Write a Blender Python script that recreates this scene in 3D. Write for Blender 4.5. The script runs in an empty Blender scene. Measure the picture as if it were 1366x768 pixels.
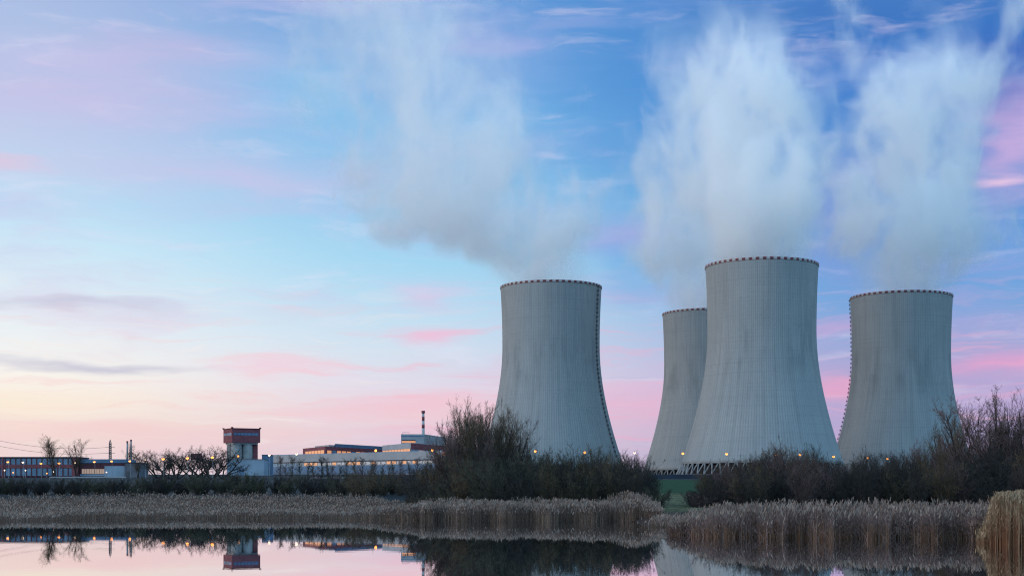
import bpy, math, random
import numpy as np
from mathutils import Vector, Matrix

S = bpy.context.scene
COL = S.collection
R = math.radians
F = 1900.0                      # focal length in pixels of the 1366 wide photograph
CAM_Z = 2.0
HOR = 660.0

# ------------------------------------------------------------------ camera
cam = bpy.data.cameras.new('camera')
cam.sensor_width = 36.0
cam.lens = F / 1366.0 * 36.0
cam.shift_y = (HOR - 384.0) / 1366.0
cam.clip_start = 0.1
cam.clip_end = 30000.0
camo = bpy.data.objects.new('camera', cam)
COL.objects.link(camo)
camo.location = (0, 0, CAM_Z)
camo.rotation_euler = (R(90), 0, 0)
S.camera = camo

# ------------------------------------------------------------------ render settings
S.view_settings.view_transform = 'Standard'
S.view_settings.look = 'None'
S.view_settings.exposure = 0.0
S.view_settings.gamma = 1.0
S.view_settings.use_curve_mapping = False
S.render.engine = 'CYCLES'
S.cycles.use_denoising = True
S.cycles.denoising_prefilter = 'FAST'
S.cycles.max_bounces = 12
S.cycles.filter_width = 1.15
S.cycles.volume_bounces = 8
S.cycles.transparent_max_bounces = 16
S.cycles.volume_max_steps = 256
S.cycles.volume_step_rate = 1.0


# ------------------------------------------------------------------ node helpers
def lin(c):
    out = []
    for v in c[:3]:
        v /= 255.0
        out.append(v / 12.92 if v <= 0.04045 else ((v + 0.055) / 1.055) ** 2.4)
    return tuple(out) + (1.0,)


class NT:
    def __init__(s, tree):
        s.t = tree
        s.n = tree.nodes
        s.l = tree.links

    def new(s, kind, **kw):
        n = s.n.new(kind)
        for k, v in kw.items():
            setattr(n, k, v)
        return n

    def put(s, sock, v):
        if v is None:
            return
        if isinstance(v, bpy.types.NodeSocket):
            s.l.new(v, sock)
        else:
            if hasattr(sock.default_value, '__len__') and not hasattr(v, '__len__'):
                sock.default_value = [v] * len(sock.default_value)
            elif hasattr(sock.default_value, '__len__') and len(v) != len(sock.default_value):
                sock.default_value = tuple(v)[:len(sock.default_value)]
            else:
                sock.default_value = v

    def m(s, op, a, b=None, c=None, clamp=False):
        n = s.new('ShaderNodeMath', operation=op, use_clamp=clamp)
        for i, v in enumerate((a, b, c)):
            s.put(n.inputs[i], v)
        return n.outputs[0]

    def v(s, op, a, b=None, scale=None):
        n = s.new('ShaderNodeVectorMath', operation=op)
        s.put(n.inputs[0], a)
        if b is not None:
            s.put(n.inputs[1], b)
        if scale is not None:
            s.put(n.inputs['Scale'], scale)
        return n.outputs['Value'] if op in ('LENGTH', 'DOT_PRODUCT', 'DISTANCE') else n.outputs[0]

    def rng(s, val, a, b, c=0.0, d=1.0, kind='SMOOTHSTEP'):
        n = s.new('ShaderNodeMapRange', interpolation_type=kind, clamp=True)
        for i, x in enumerate((val, a, b, c, d)):
            s.put(n.inputs[i], x)
        return n.outputs[0]

    def mix(s, f, a, b, blend='MIX'):
        n = s.new('ShaderNodeMix', data_type='RGBA', blend_type=blend)
        s.put(n.inputs[0], f)
        s.put(n.inputs[6], a)
        s.put(n.inputs[7], b)
        return n.outputs[2]

    def noise(s, vec, scale, detail=4, rough=0.5, dist=0.0, lac=2.0, color=False):
        n = s.new('ShaderNodeTexNoise')
        s.put(n.inputs['Vector'], vec)
        s.put(n.inputs['Scale'], scale)
        s.put(n.inputs['Detail'], detail)
        s.put(n.inputs['Roughness'], rough)
        s.put(n.inputs['Lacunarity'], lac)
        s.put(n.inputs['Distortion'], dist)
        return n.outputs['Color' if color else 'Fac']

    def ramp(s, fac, stops):
        n = s.new('ShaderNodeValToRGB')
        cr = n.color_ramp
        while len(cr.elements) < len(stops):
            cr.elements.new(0.5)
        for e, (p, c) in zip(cr.elements, sorted(stops)):
            e.position = p
            e.color = c
        s.put(n.inputs[0], fac)
        return n.outputs[0]

    def sep(s, vec):
        n = s.new('ShaderNodeSeparateXYZ')
        s.put(n.inputs[0], vec)
        return n.outputs

    def comb(s, x, y, z=0.0):
        n = s.new('ShaderNodeCombineXYZ')
        for i, q in enumerate((x, y, z)):
            s.put(n.inputs[i], q)
        return n.outputs[0]

    def curve(s, val, pts):
        n = s.new('ShaderNodeFloatCurve')
        n.mapping.extend = 'HORIZONTAL'
        c = n.mapping.curves[0]
        pts = sorted(pts)
        while len(c.points) < len(pts):
            c.points.new(0.5, 0.5)
        for p, (x, y) in zip(c.points, pts):
            p.location = (x, y)
            p.handle_type = 'AUTO_CLAMPED'
        n.mapping.update()
        s.put(n.inputs['Value'], val)
        return n.outputs[0]


# ------------------------------------------------------------------ world: dusk sky
SUN_EL, SUN_AZ = R(7.0), R(-105.0)        # azimuth from the view axis, negative is left
world = bpy.data.worlds.new('World')
S.world = world
world.use_nodes = True
world.node_tree.nodes.clear()
w = NT(world.node_tree)
wout = w.new('ShaderNodeOutputWorld')
bg = w.new('ShaderNodeBackground')
w.l.new(bg.outputs[0], wout.inputs[0])
sky = w.new('ShaderNodeTexSky', sky_type='NISHITA')
sky.sun_disc = False
sky.sun_elevation = SUN_EL
sky.sun_rotation = SUN_AZ
sky.altitude = 400
sky.dust_density = 1.2
tc = w.new('ShaderNodeTexCoord')
dirv = tc.outputs['Generated']
dx, dy, dz = w.sep(dirv)
az = w.m('ARCTAN2', dx, dy)
el = w.m('ARCSINE', dz)


def A(px):                               # photo column -> azimuth
    return math.atan((px - 683) / F)


def E(py):                               # photo row -> elevation
    return math.atan((HOR - py) / F)


ELMAX = R(60)
epos = w.m('DIVIDE', el, ELMAX, clamp=True)


def sky_ramp(rows, top):  # top: overhead sky out of view, raised in brightness to light the scene
    st = [(max(0.0, E(py) / ELMAX), lin(c)) for py, c in rows] + [(1.0, lin(top))]
    return w.ramp(epos, st)


left = sky_ramp([(660, (228, 206, 214)), (605, (236, 212, 214)), (575, (244, 224, 214)), (530, (250, 238, 226)),
                 (500, (248, 243, 238)), (450, (234, 240, 245)), (400, (222, 238, 247)), (340, (204, 232, 247)),
                 (290, (190, 221, 244)), (230, (192, 210, 238)), (150, (188, 198, 232)), (60, (174, 192, 229)),
                 (0, (168, 186, 227))], (188, 218, 248))
mid = sky_ramp([(660, (208, 200, 222)), (605, (220, 200, 218)), (560, (228, 208, 222)), (520, (224, 214, 232)),
                (470, (208, 222, 239)), (420, (190, 220, 241)), (350, (160, 212, 241)), (250, (134, 194, 235)),
                (150, (116, 180, 231)), (60, (98, 162, 222)), (0, (92, 154, 219))], (188, 218, 248))
right = sky_ramp([(660, (172, 164, 208)), (590, (168, 158, 208)), (540, (178, 158, 209)), (500, (172, 158, 209)),
                  (460, (140, 160, 214)), (400, (100, 156, 217)), (300, (74, 142, 212)), (200, (58, 128, 206)),
                  (100, (42, 112, 197)), (40, (52, 112, 191)), (0, (62, 116, 192))], (170, 205, 245))
c1 = w.mix(w.rng(az, A(-20), A(600)), left, mid)
base = w.mix(w.rng(az, A(520), A(1200)), c1, right)

# warped sky coordinates, in photo-like units of 1/1900 rad
UV = w.comb(w.m('MULTIPLY', az, F), w.m('MULTIPLY', el, F))
UVs = w.v('MULTIPLY', UV, (0.004, 0.018, 0))
warp = w.v('SUBTRACT', w.noise(UVs, 1.0, 4, 0.55, color=True), (0.5, 0.5, 0.5))
UVw = w.v('ADD', UV, w.v('MULTIPLY', warp, (220, 70, 0)))
streak = w.noise(w.v('MULTIPLY', UVw, (0.006, 0.035, 0)), 1.0, 5, 0.6)
# broad high cloud: soft lavender and pink streaks
cl1 = w.noise(w.v('MULTIPLY', UVw, (0.0022, 0.0105, 0)), 1.0, 5, 0.55)
m1 = w.m('MULTIPLY', w.rng(cl1, 0.48, 0.68), w.rng(el, E(640), E(560)))
col1 = w.mix(w.rng(el, E(560), E(330)), lin((243, 200, 212)), lin((200, 194, 233)))
col1 = w.mix(w.rng(az, A(300), A(1100)), col1, w.mix(w.rng(el, E(560), E(330)), lin((222, 160, 205)), lin((128, 160, 222))))
base = w.mix(w.m('MULTIPLY', m1, 0.52), base, col1)
thin = w.noise(w.v('MULTIPLY', UVw, (0.0045, 0.075, 0)), 1.0, 5, 0.62)
mt = w.m('MULTIPLY', w.rng(thin, 0.50, 0.70), w.m('MULTIPLY', w.rng(el, E(655), E(600)), w.rng(el, E(330), E(500))))
base = w.mix(w.m('MULTIPLY', mt, 0.48), base, w.mix(w.rng(az, A(200), A(800)), lin((246, 206, 208)), lin((238, 166, 200))))
mg = w.m('MULTIPLY', w.rng(thin, 0.46, 0.30), w.m('MULTIPLY', w.rng(el, E(655), E(600)), w.rng(el, E(300), E(500))))
base = w.mix(w.m('MULTIPLY', mg, 0.45), base, w.mix(w.rng(az, A(300), A(1100)), lin((246, 236, 232)), lin((160, 160, 214))))
wisp = w.rng(streak, 0.52, 0.75)
base = w.mix(w.m('MULTIPLY', wisp, 0.32), base, lin((232, 224, 244)))
blobs = [  # column, row, half width, half height, colour, strength
    (0, 243, 70, 18, (244, 190, 210), 0.6), (385, 488, 100, 20, (244, 202, 218), 0.75),
    (582, 452, 75, 14, (240, 186, 214), 0.75), (575, 400, 70, 26, (214, 196, 228), 0.7),
    (560, 545, 240, 24, (248, 182, 198), 0.55), (640, 575, 260, 12, (236, 176, 204), 0.5), (760, 510, 160, 14, (232, 186, 216), 0.5), (90, 414, 170, 13, (196, 196, 218), 0.7),
    (110, 488, 200, 11, (192, 190, 212), 0.85), (1356, 205, 75, 105, (222, 178, 222), 0.75),
    (1345, 262, 70, 10, (240, 200, 228), 0.8), (1330, 492, 110, 26, (232, 152, 200), 0.75),
    (850, 535, 110, 34, (238, 172, 204), 0.55), (845, 325, 90, 34, (172, 164, 222), 0.75),
    (300, 245, 330, 38, (206, 196, 232), 0.65), (600, 85, 230, 70, (150, 172, 228), 0.5),
    (1322, 120, 90, 60, (30, 92, 186), 0.85), (850, 120, 120, 150, (66, 138, 212), 0.5),
    (120, 160, 260, 60, (208, 192, 230), 0.5), (420, 130, 150, 90, (140, 200, 240), 0.55),
    (1115, 515, 70, 20, (236, 158, 196), 0.7), (200, 585, 330, 22, (240, 196, 202), 0.3),
    (850, 350, 60, 60, (90, 160, 224), 0.4), (1110, 300, 90, 110, (140, 145, 214), 0.6), (1120, 440, 130, 16, (196, 160, 212), 0.6), (240, 90, 200, 40, (206, 190, 228), 0.55), (640, 60, 120, 22, (178, 180, 230), 0.5),
    (560, 590, 120, 14, (214, 190, 220), 0.5), (30, 540, 160, 26, (250, 232, 210), 0.6)]
for bx, by, sx, sy, c, st in blobs:
    d = w.v('LENGTH', w.v('MULTIPLY', w.v('SUBTRACT', UVw, (A(bx) * F, E(by) * F, 0)), (1 / sx, 1 / sy, 0)))
    f = w.m('MULTIPLY', w.rng(d, 1.15, 0.0), st)
    base = w.mix(w.m('MULTIPLY', f, w.rng(streak, 0.15, 0.6, 0.55, 1.0)), base, lin(c))
# unseen sky behind the camera and east, brightened blue to light towers and steam
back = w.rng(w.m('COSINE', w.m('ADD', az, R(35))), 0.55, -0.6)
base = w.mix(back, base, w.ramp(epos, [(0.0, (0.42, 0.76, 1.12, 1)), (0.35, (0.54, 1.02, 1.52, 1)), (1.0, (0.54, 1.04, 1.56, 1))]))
nish = w.v('SCALE', sky.outputs[0], scale=0.05)
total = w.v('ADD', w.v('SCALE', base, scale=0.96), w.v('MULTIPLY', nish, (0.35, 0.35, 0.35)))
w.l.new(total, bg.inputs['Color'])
bg.inputs['Strength'].default_value = 1.0

# ------------------------------------------------------------------ sun, already at the horizon on the left
sl = bpy.data.lights.new('sun', 'SUN')
sl.energy = 1.6
sl.angle = R(35)
sl.color = (1.0, 0.93, 0.86)
so = bpy.data.objects.new('sun', sl)
COL.objects.link(so)
sdir = Vector((math.sin(SUN_AZ) * math.cos(SUN_EL), math.cos(SUN_AZ) * math.cos(SUN_EL), math.sin(SUN_EL)))
so.rotation_euler = sdir.to_track_quat('Z', 'Y').to_euler()
so.location = (-200, 100, 200)


# ------------------------------------------------------------------ materials
def mat(name, col, rough=0.8, noise=0.0, nscale=1.0, spec=0.3, col2=None, bump=0.0, stretch=(1, 1, 1)):
    m = bpy.data.materials.new(name)
    m.use_nodes = True
    n = NT(m.node_tree)
    b = n.n['Principled BSDF']
    b.inputs['Roughness'].default_value = rough
    b.inputs['Specular IOR Level'].default_value = spec
    b.inputs['Base Color'].default_value = tuple(col) + (1,)
    if noise or col2 or bump:
        t = n.new('ShaderNodeTexCoord')
        vec = n.v('MULTIPLY', t.outputs['Object'], stretch)
        f = n.noise(vec, nscale, 5, 0.6)
        if col2 is None:
            a_ = tuple(max(0, x * (1 - noise)) for x in col) + (1,)
            b_ = tuple(min(1, x * (1 + noise)) for x in col) + (1,)
        else:
            a_, b_ = tuple(col) + (1,), tuple(col2) + (1,)
        n.put(b.inputs['Base Color'], n.mix(n.rng(f, 0.3, 0.7), a_, b_))
        if bump:
            bn = n.new('ShaderNodeBump')
            bn.inputs['Strength'].default_value = bump
            n.put(bn.inputs['Height'], f)
            n.put(b.inputs['Normal'], bn.outputs[0])
    return m


def glow(name, col, strength):
    m = bpy.data.materials.new(name)
    m.use_nodes = True
    b = m.node_tree.nodes['Principled BSDF']
    b.inputs['Base Color'].default_value = (0.3, 0.2, 0.1, 1)
    b.inputs['Emission Color'].default_value = tuple(col) + (1,)
    b.inputs['Emission Strength'].default_value = strength
    return m


M = {}
M['bark'] = mat('bark', (0.032, 0.026, 0.024), 0.9, 0.5, 2.0)
M['twig_brown'] = mat('twig_brown', (0.105, 0.074, 0.042), 0.9, 0.4, 0.35)
M['twig_olive'] = mat('twig_olive', (0.070, 0.066, 0.044), 0.9, 0.4, 0.35)
M['twig_plum'] = mat('twig_plum', (0.118, 0.074, 0.070), 0.9, 0.4, 0.35)
M['twig_dark'] = mat('twig_dark', (0.036, 0.034, 0.032), 0.9, 0.4, 0.35)
M['reed_leaf'] = mat('reed_leaf', (0.118, 0.078, 0.062), 0.9, 0.45, 0.5, spec=0.1)
M['reed_dark'] = mat('reed_dark_leaf', (0.070, 0.050, 0.042), 0.9, 0.45, 0.5, spec=0.1)
M['reed_pale'] = mat('reed_pale', (0.20, 0.138, 0.108), 0.9, 0.3, 0.5, spec=0.1)
M['reed_stem'] = mat('reed_stem', (0.120, 0.078, 0.056), 0.9, 0.45, 0.6, spec=0.1)
M['reed_head'] = mat('reed_head', (0.25, 0.182, 0.148), 0.9, 0.3, 0.8, spec=0.1)
M['rust_leaf'] = mat('rusty_reed_leaf', (0.145, 0.090, 0.078), 0.9, 0.45, 0.5, spec=0.1)
M['rust_stem'] = mat('rusty_reed_stem', (0.125, 0.062, 0.034), 0.9, 0.5, 0.6, spec=0.1)
M['rust_pale'] = mat('rusty_reed_pale', (0.235, 0.160, 0.138), 0.9, 0.3, 0.5, spec=0.1)
M['gold_leaf'] = mat('gold_leaf', (0.25, 0.155, 0.090), 0.9, 0.3, 0.6)
M['gold_pale'] = mat('gold_pale', (0.34, 0.225, 0.135), 0.9, 0.3, 0.6)
M['gold_stem'] = mat('gold_stem', (0.17, 0.070, 0.034), 0.9, 0.35, 0.6)
M['metal'] = mat('galvanised_metal', (0.22, 0.23, 0.25), 0.5, 0.15, 1.0)
M['dark_metal'] = mat('dark_metal', (0.06, 0.065, 0.075), 0.6)
M['red_clad'] = mat('red_cladding', (0.165, 0.046, 0.056), 0.7, 0.25, 0.25, stretch=(1, 1, 4))
M['dark_red'] = mat('dark_red_cladding', (0.075, 0.022, 0.032), 0.7, 0.25, 0.3)
M['white_clad'] = mat('white_cladding', (0.255, 0.265, 0.285), 0.6, 0.10, 0.12)
M['pale_blue'] = mat('pale_blue_cladding', (0.19, 0.26, 0.33), 0.6, 0.15, 0.12)
M['blue_clad'] = mat('blue_cladding', (0.075, 0.14, 0.23), 0.6, 0.2, 0.15)
M['navy_clad'] = mat('navy_cladding', (0.020, 0.030, 0.052), 0.6, 0.2, 0.15)
M['grey_conc'] = mat('grey_concrete', (0.22, 0.22, 0.22), 0.85, 0.2, 0.2)
M['grey_plain'] = mat('grey_render', (0.10, 0.105, 0.125), 0.85, 0.25, 0.3)
M['glass'] = mat('window_glass', (0.085, 0.15, 0.23), 0.15, 0.3, 0.2, spec=0.6)
M['lit_orange'] = glow('lit_window_orange', (1.0, 0.36, 0.14), 0.60)
M['lit_pink'] = glow('lit_window_pale', (0.85, 0.55, 0.50), 0.30)
M['lamp_orange'] = glow('lamp_glow_orange', (1.0, 0.31, 0.05), 3.6)
M['lamp_white'] = glow('lamp_glow_white', (1.0, 0.70, 0.46), 3.5)
M['red_paint'] = mat('red_paint', (0.12, 0.025, 0.035), 0.6)
M['white_paint'] = mat('white_paint', (0.34, 0.34, 0.35), 0.6)
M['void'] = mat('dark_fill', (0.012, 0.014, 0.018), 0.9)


def water_mat():
    m = bpy.data.materials.new('still_water')
    m.use_nodes = True
    n = NT(m.node_tree)
    n.n.clear()
    o = n.new('ShaderNodeOutputMaterial')
    g = n.new('ShaderNodeBsdfGlossy')
    g.inputs['Color'].default_value = (0.97, 0.97, 0.98, 1)
    g.inputs['Roughness'].default_value = 0.010
    d = n.new('ShaderNodeBsdfDiffuse')
    d.inputs['Color'].default_value = (0.012, 0.018, 0.022, 1)
    lw = n.new('ShaderNodeLayerWeight')
    lw.inputs['Blend'].default_value = 0.5
    fr = n.rng(lw.outputs['Facing'], 0.0, 0.95, 0.05, 0.95, 'LINEAR')
    mx = n.new('ShaderNodeMixShader')
    n.put(mx.inputs[0], fr)
    n.l.new(d.outputs[0], mx.inputs[1])
    n.l.new(g.outputs[0], mx.inputs[2])
    n.l.new(mx.outputs[0], o.inputs[0])
    t = n.new('ShaderNodeTexCoord')
    f = n.noise(n.v('MULTIPLY', t.outputs['Object'], (0.5, 1.4, 1)), 1.0, 3, 0.5)
    b = n.new('ShaderNodeBump')
    b.inputs['Strength'].default_value = 0.05
    b.inputs['Distance'].default_value = 0.010
    n.put(b.inputs['Height'], f)
    n.l.new(b.outputs[0], g.inputs['Normal'])
    return m


def ground_mat():
    m = bpy.data.materials.new('meadow')
    m.use_nodes = True
    n = NT(m.node_tree)
    b = n.n['Principled BSDF']
    b.inputs['Roughness'].default_value = 0.95
    b.inputs['Specular IOR Level'].default_value = 0.1
    t = n.new('ShaderNodeTexCoord')
    x, y, z = n.sep(t.outputs['Object'])
    nb = n.noise(t.outputs['Object'], 0.15, 5, 0.6)
    nf = n.noise(n.v('MULTIPLY', t.outputs['Object'], (1, 0.4, 1)), 1.3, 5, 0.65)
    yy = n.m('ADD', y, n.m('MULTIPLY', n.m('SUBTRACT', nb, 0.5), 26.0))
    mud = n.mix(nf, (0.018, 0.013, 0.011, 1), (0.045, 0.030, 0.024, 1))
    dry = n.mix(n.rng(nf, 0.35, 0.65), (0.030, 0.042, 0.020, 1), (0.115, 0.120, 0.060, 1))
    lawn = n.mix(nf, (0.006, 0.030, 0.012, 1), (0.014, 0.056, 0.020, 1))
    dark = n.mix(nf, (0.012, 0.018, 0.022, 1), (0.028, 0.036, 0.038, 1))
    xx = n.m('ADD', x, n.m('MULTIPLY', n.m('SUBTRACT', nb, 0.5), 20.0))
    c = n.mix(n.rng(yy, 104, 128), mud, dry)
    c = n.mix(n.rng(yy, 206, 226), c, lawn)
    c = n.mix(n.m('MULTIPLY', n.rng(xx, -2, -9), n.rng(yy, 140, 160)), c, dark)
    c = n.mix(n.rng(yy, 455, 475), c, dark)
    n.put(b.inputs['Base Color'], c)
    return m


def tower_mat():
    m = bpy.data.materials.new('weathered_concrete')
    m.use_nodes = True
    n = NT(m.node_tree)
    b = n.n['Principled BSDF']
    b.inputs['Roughness'].default_value = 0.9
    b.inputs['Specular IOR Level'].default_value = 0.15
    t = n.new('ShaderNodeTexCoord')
    oi = n.new('ShaderNodeObjectInfo')
    x, y, z = n.sep(t.outputs['Object'])
    th = n.m('ARCTAN2', y, x)
    tz = n.comb(n.m('MULTIPLY', th, 40.0), n.m('MULTIPLY', oi.outputs['Random'], 90.0), z)
    streaks = n.noise(n.v('MULTIPLY', tz, (0.42, 1, 0.012)), 1.0, 5, 0.65)
    patch = n.noise(n.v('MULTIPLY', tz, (0.05, 1, 0.045)), 1.0, 6, 0.6)
    belt = n.noise(n.v('MULTIPLY', tz, (0.10, 1, 0.02)), 1.0, 4, 0.6)
    lifts = n.noise(n.v('MULTIPLY', tz, (0.015, 1, 0.75)), 1.0, 2, 0.5)
    fine = n.noise(n.v('MULTIPLY', tz, (0.7, 1, 0.7)), 1.0, 3, 0.6)
    rib = n.m('SINE', n.m('MULTIPLY', th, 168.0))
    lift = n.m('ABSOLUTE', n.m('SUBTRACT', n.m('FRACT', n.m('DIVIDE', z, 2.6)), 0.5))
    c = n.mix(patch, (0.235, 0.250, 0.256, 1), (0.325, 0.340, 0.340, 1))
    c = n.mix(n.m('MULTIPLY', n.rng(streaks, 0.42, 0.75), 0.32), c, (0.12, 0.132, 0.14, 1))
    c = n.mix(n.m('MULTIPLY', n.rng(streaks, 0.45, 0.22), 0.35), c, (0.30, 0.305, 0.297, 1))
    # a belt of run-off stains below the throat
    bm = n.m('MULTIPLY', n.rng(z, 60, 86), n.rng(z, 118, 98))
    c = n.mix(n.m('MULTIPLY', n.m('MULTIPLY', bm, n.rng(belt, 0.46, 0.66)), 0.36), c, (0.12, 0.13, 0.14, 1))
    c = n.mix(n.m('MULTIPLY', n.rng(lifts, 0.5, 0.72), 0.12), c, (0.12, 0.127, 0.134, 1))
    c = n.mix(n.m('MULTIPLY', n.rng(lift, 0.40, 0.5), 0.07), c, (0.10, 0.11, 0.12, 1))
    c = n.mix(n.m('MULTIPLY', n.rng(rib, 0.0, -1.0), 0.20), c, (0.10, 0.105, 0.115, 1))
    c = n.mix(n.m('MULTIPLY', n.rng(fine, 0.5, 0.8), 0.22), c, (0.09, 0.10, 0.105, 1))
    n.put(b.inputs['Base Color'], c)
    return m


M['water'] = water_mat()
M['ground'] = ground_mat()
M['tower'] = tower_mat()


# ------------------------------------------------------------------ mesh helpers
def mesh_np(name, verts, quads, mats, mi=None, smooth=False):
    me = bpy.data.meshes.new(name)
    verts = np.asarray(verts, np.float32)
    quads = np.asarray(quads, np.int32)
    nf, k = quads.shape
    me.vertices.add(len(verts))
    me.vertices.foreach_set('co', verts.ravel())
    me.loops.add(nf * k)
    me.loops.foreach_set('vertex_index', quads.ravel())
    me.polygons.add(nf)
    me.polygons.foreach_set('loop_start', np.arange(0, nf * k, k, dtype=np.int32))
    me.polygons.foreach_set('loop_total', np.full(nf, k, np.int32))
    for m_ in mats:
        me.materials.append(m_)
    if mi is not None:
        me.polygons.foreach_set('material_index', np.asarray(mi, np.int32))
    me.polygons.foreach_set('use_smooth', np.full(nf, smooth, bool))
    me.update(calc_edges=True)
    return me


class MB:
    """collects boxes, prisms and tubes and links them as ONE mesh object"""

    def __init__(s):
        s.v, s.f, s.mi = [], [], []

    def add(s, vs, fs, mi=0):
        o = len(s.v)
        s.v += [tuple(q) for q in vs]
        s.f += [tuple(i + o for i in f) for f in fs]
        s.mi += [mi] * len(fs)

    def prism(s, pts, z0, z1, mi=0):
        n = len(pts)
        vs = [(p[0], p[1], z0) for p in pts] + [(p[0], p[1], z1) for p in pts]
        fs = [tuple(range(n))[::-1], tuple(range(n, 2 * n))]
        fs += [(i, (i + 1) % n, (i + 1) % n + n, i + n) for i in range(n)]
        s.add(vs, fs, mi)
        return s

    def box(s, x0, x1, y0, y1, z0, z1, mi=0):
        return s.prism([(x0, y0), (x1, y0), (x1, y1), (x0, y1)], z0, z1, mi)

    def strip(s, a, b, s0, s1, z0, z1, out=0.15, mi=0, inset=0.05):
        """thin box on the wall a->b (outside is to the right of a->b)"""
        a, b = Vector(a[:2]), Vector(b[:2])
        d = (b - a).normalized()
        nrm = Vector((d.y, -d.x))
        p, q = a.lerp(b, s0), a.lerp(b, s1)
        pts = [p + nrm * out, q + nrm * out, q - nrm * inset, p - nrm * inset]
        return s.prism(pts, z0, z1, mi)

    def tube(s, pts, rad, seg=8, mi=0):
        pts = [Vector(p) for p in pts]
        if not hasattr(rad, '__len__'):
            rad = [rad] * len(pts)
        vs, fs = [], []
        for i, p in enumerate(pts):
            d = (pts[min(i + 1, len(pts) - 1)] - pts[max(i - 1, 0)]).normalized()
            u = d.cross(Vector((0, 1, 0)) if abs(d.y) < 0.9 else Vector((1, 0, 0))).normalized()
            v_ = d.cross(u)
            for k in range(seg):
                t_ = 2 * math.pi * k / seg
                vs.append(p + (u * math.cos(t_) + v_ * math.sin(t_)) * rad[i])
        for i in range(len(pts) - 1):
            for k in range(seg):
                k2 = (k + 1) % seg
                fs.append((i * seg + k, i * seg + k2, (i + 1) * seg + k2, (i + 1) * seg + k))
        fs.append(tuple(range(seg))[::-1])
        fs.append(tuple(range((len(pts) - 1) * seg, len(pts) * seg)))
        s.add(vs, fs, mi)
        return s

    def ball(s, c, r, seg=10, ring=6, mi=0, sq=1.0):
        vs, fs = [], []
        for i in range(ring + 1):
            ph = math.pi * i / ring
            for k in range(seg):
                t_ = 2 * math.pi * k / seg
                vs.append((c[0] + r * math.sin(ph) * math.cos(t_), c[1] + r * math.sin(ph) * math.sin(t_),
                           c[2] + sq * r * math.cos(ph)))
        for i in range(ring):
            for k in range(seg):
                k2 = (k + 1) % seg
                fs.append((i * seg + k, (i + 1) * seg + k, (i + 1) * seg + k2, i * seg + k2))
        s.add(vs, fs, mi)
        return s

    def build(s, name, mats, parent=None, smooth=False):
        me = bpy.data.meshes.new(name)
        me.from_pydata(s.v, [], s.f)
        for m_ in (mats if isinstance(mats, (list, tuple)) else [mats]):
            me.materials.append(m_)
        me.polygons.foreach_set('material_index', s.mi)
        if smooth:
            me.polygons.foreach_set('use_smooth', [True] * len(me.polygons))
        me.update()
        return link(name, me, parent)


def link(name, me, parent=None):
    o = bpy.data.objects.new(name, me)
    COL.objects.link(o)
    o.parent = parent
    return o


def tag(o, label=None, cat=None, group=None, kind=None):
    for k, v_ in (('label', label), ('category', cat), ('group', group), ('kind', kind)):
        if v_:
            o[k] = v_
    return o


def thing(name, loc, label, cat, group=None, rz=0.0):
    o = bpy.data.objects.new(name, None)
    COL.objects.link(o)
    o.location = loc
    o.rotation_euler = (0, 0, rz)
    return tag(o, label, cat, group)


def copy_tree(o, parent=None):
    c = o.copy()
    COL.objects.link(c)
    c.parent = parent
    for ch in [q for q in o.children]:
        copy_tree(ch, c)
    return c


def WX(px, d):
    return (px - 683.0) * d / F


def WZ(py, d):
    return CAM_Z + (HOR - py) * d / F


# ------------------------------------------------------------------ terrain
SX = [-5000, -11, -6, 8, 9.7, 12.5, 14, 5000]
SY = [186, 186, 128, 122, 91, 90, 88, 88]
TY = [200, 300, 560, 620, 800, 1060, 1340, 3000, 9000]
TZ = [1.9, 4.2, 8.6, 9.8, 13.2, 17.4, 20.0, 26.0, 40.0]


def ground_z(x, y):
    x, y = np.asarray(x, float), np.asarray(y, float)
    s = np.interp(x, SX, SY)
    far = np.interp(y, TY, TZ)
    t = np.clip((y - s) / (200 - s), 0, 1)
    near = np.where(y < s, -0.7 * np.clip((s - y) / 6.0, 0, 1), 1.9 * t ** 0.8)
    z = np.where(y < 200, near, far)
    z = z + np.where(y > s + 4, 0.10 * np.sin(x * 0.31 + y * 0.17) * np.sin(y * 0.23 - x * 0.11), 0)
    return z


def gz(x, y):
    return float(ground_z(x, y))


gx = np.unique(np.concatenate([np.linspace(-6000, -160, 40), np.linspace(-160, 160, 201), np.linspace(160, 6000, 40)]))
gy = np.unique(np.concatenate([np.linspace(-400, 60, 12), np.linspace(60, 240, 181), np.linspace(240, 1400, 60), np.linspace(1400, 9000, 30)]))
GX, GY = np.meshgrid(gx, gy)
GZ = ground_z(GX, GY)
nx, ny = len(gx), len(gy)
idx = np.arange(nx * ny).reshape(ny, nx)
q = np.stack([idx[:-1, :-1], idx[:-1, 1:], idx[1:, 1:], idx[1:, :-1]], -1).reshape(-1, 4)
tag(link('ground', mesh_np('ground', np.stack([GX, GY, GZ], -1).reshape(-1, 3), q, [M['ground']], smooth=True)), kind='structure')
wv = [(-400, -300, 0), (400, -300, 0), (400, 230, 0), (-400, 230, 0)]
tag(link('water', mesh_np('water', wv, [(0, 1, 2, 3)], [M['water']])), kind='structure')

# ------------------------------------------------------------------ cooling towers
TH = 154.0
Z_T, R0 = 107.0, 39.8


def tower_r(z):
    c = 89.0 if z < Z_T else 168.0
    return R0 * math.sqrt(1 + ((Z_T - z) / c) ** 2)


Z_S = 8.4                      # lower edge of the shell


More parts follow.
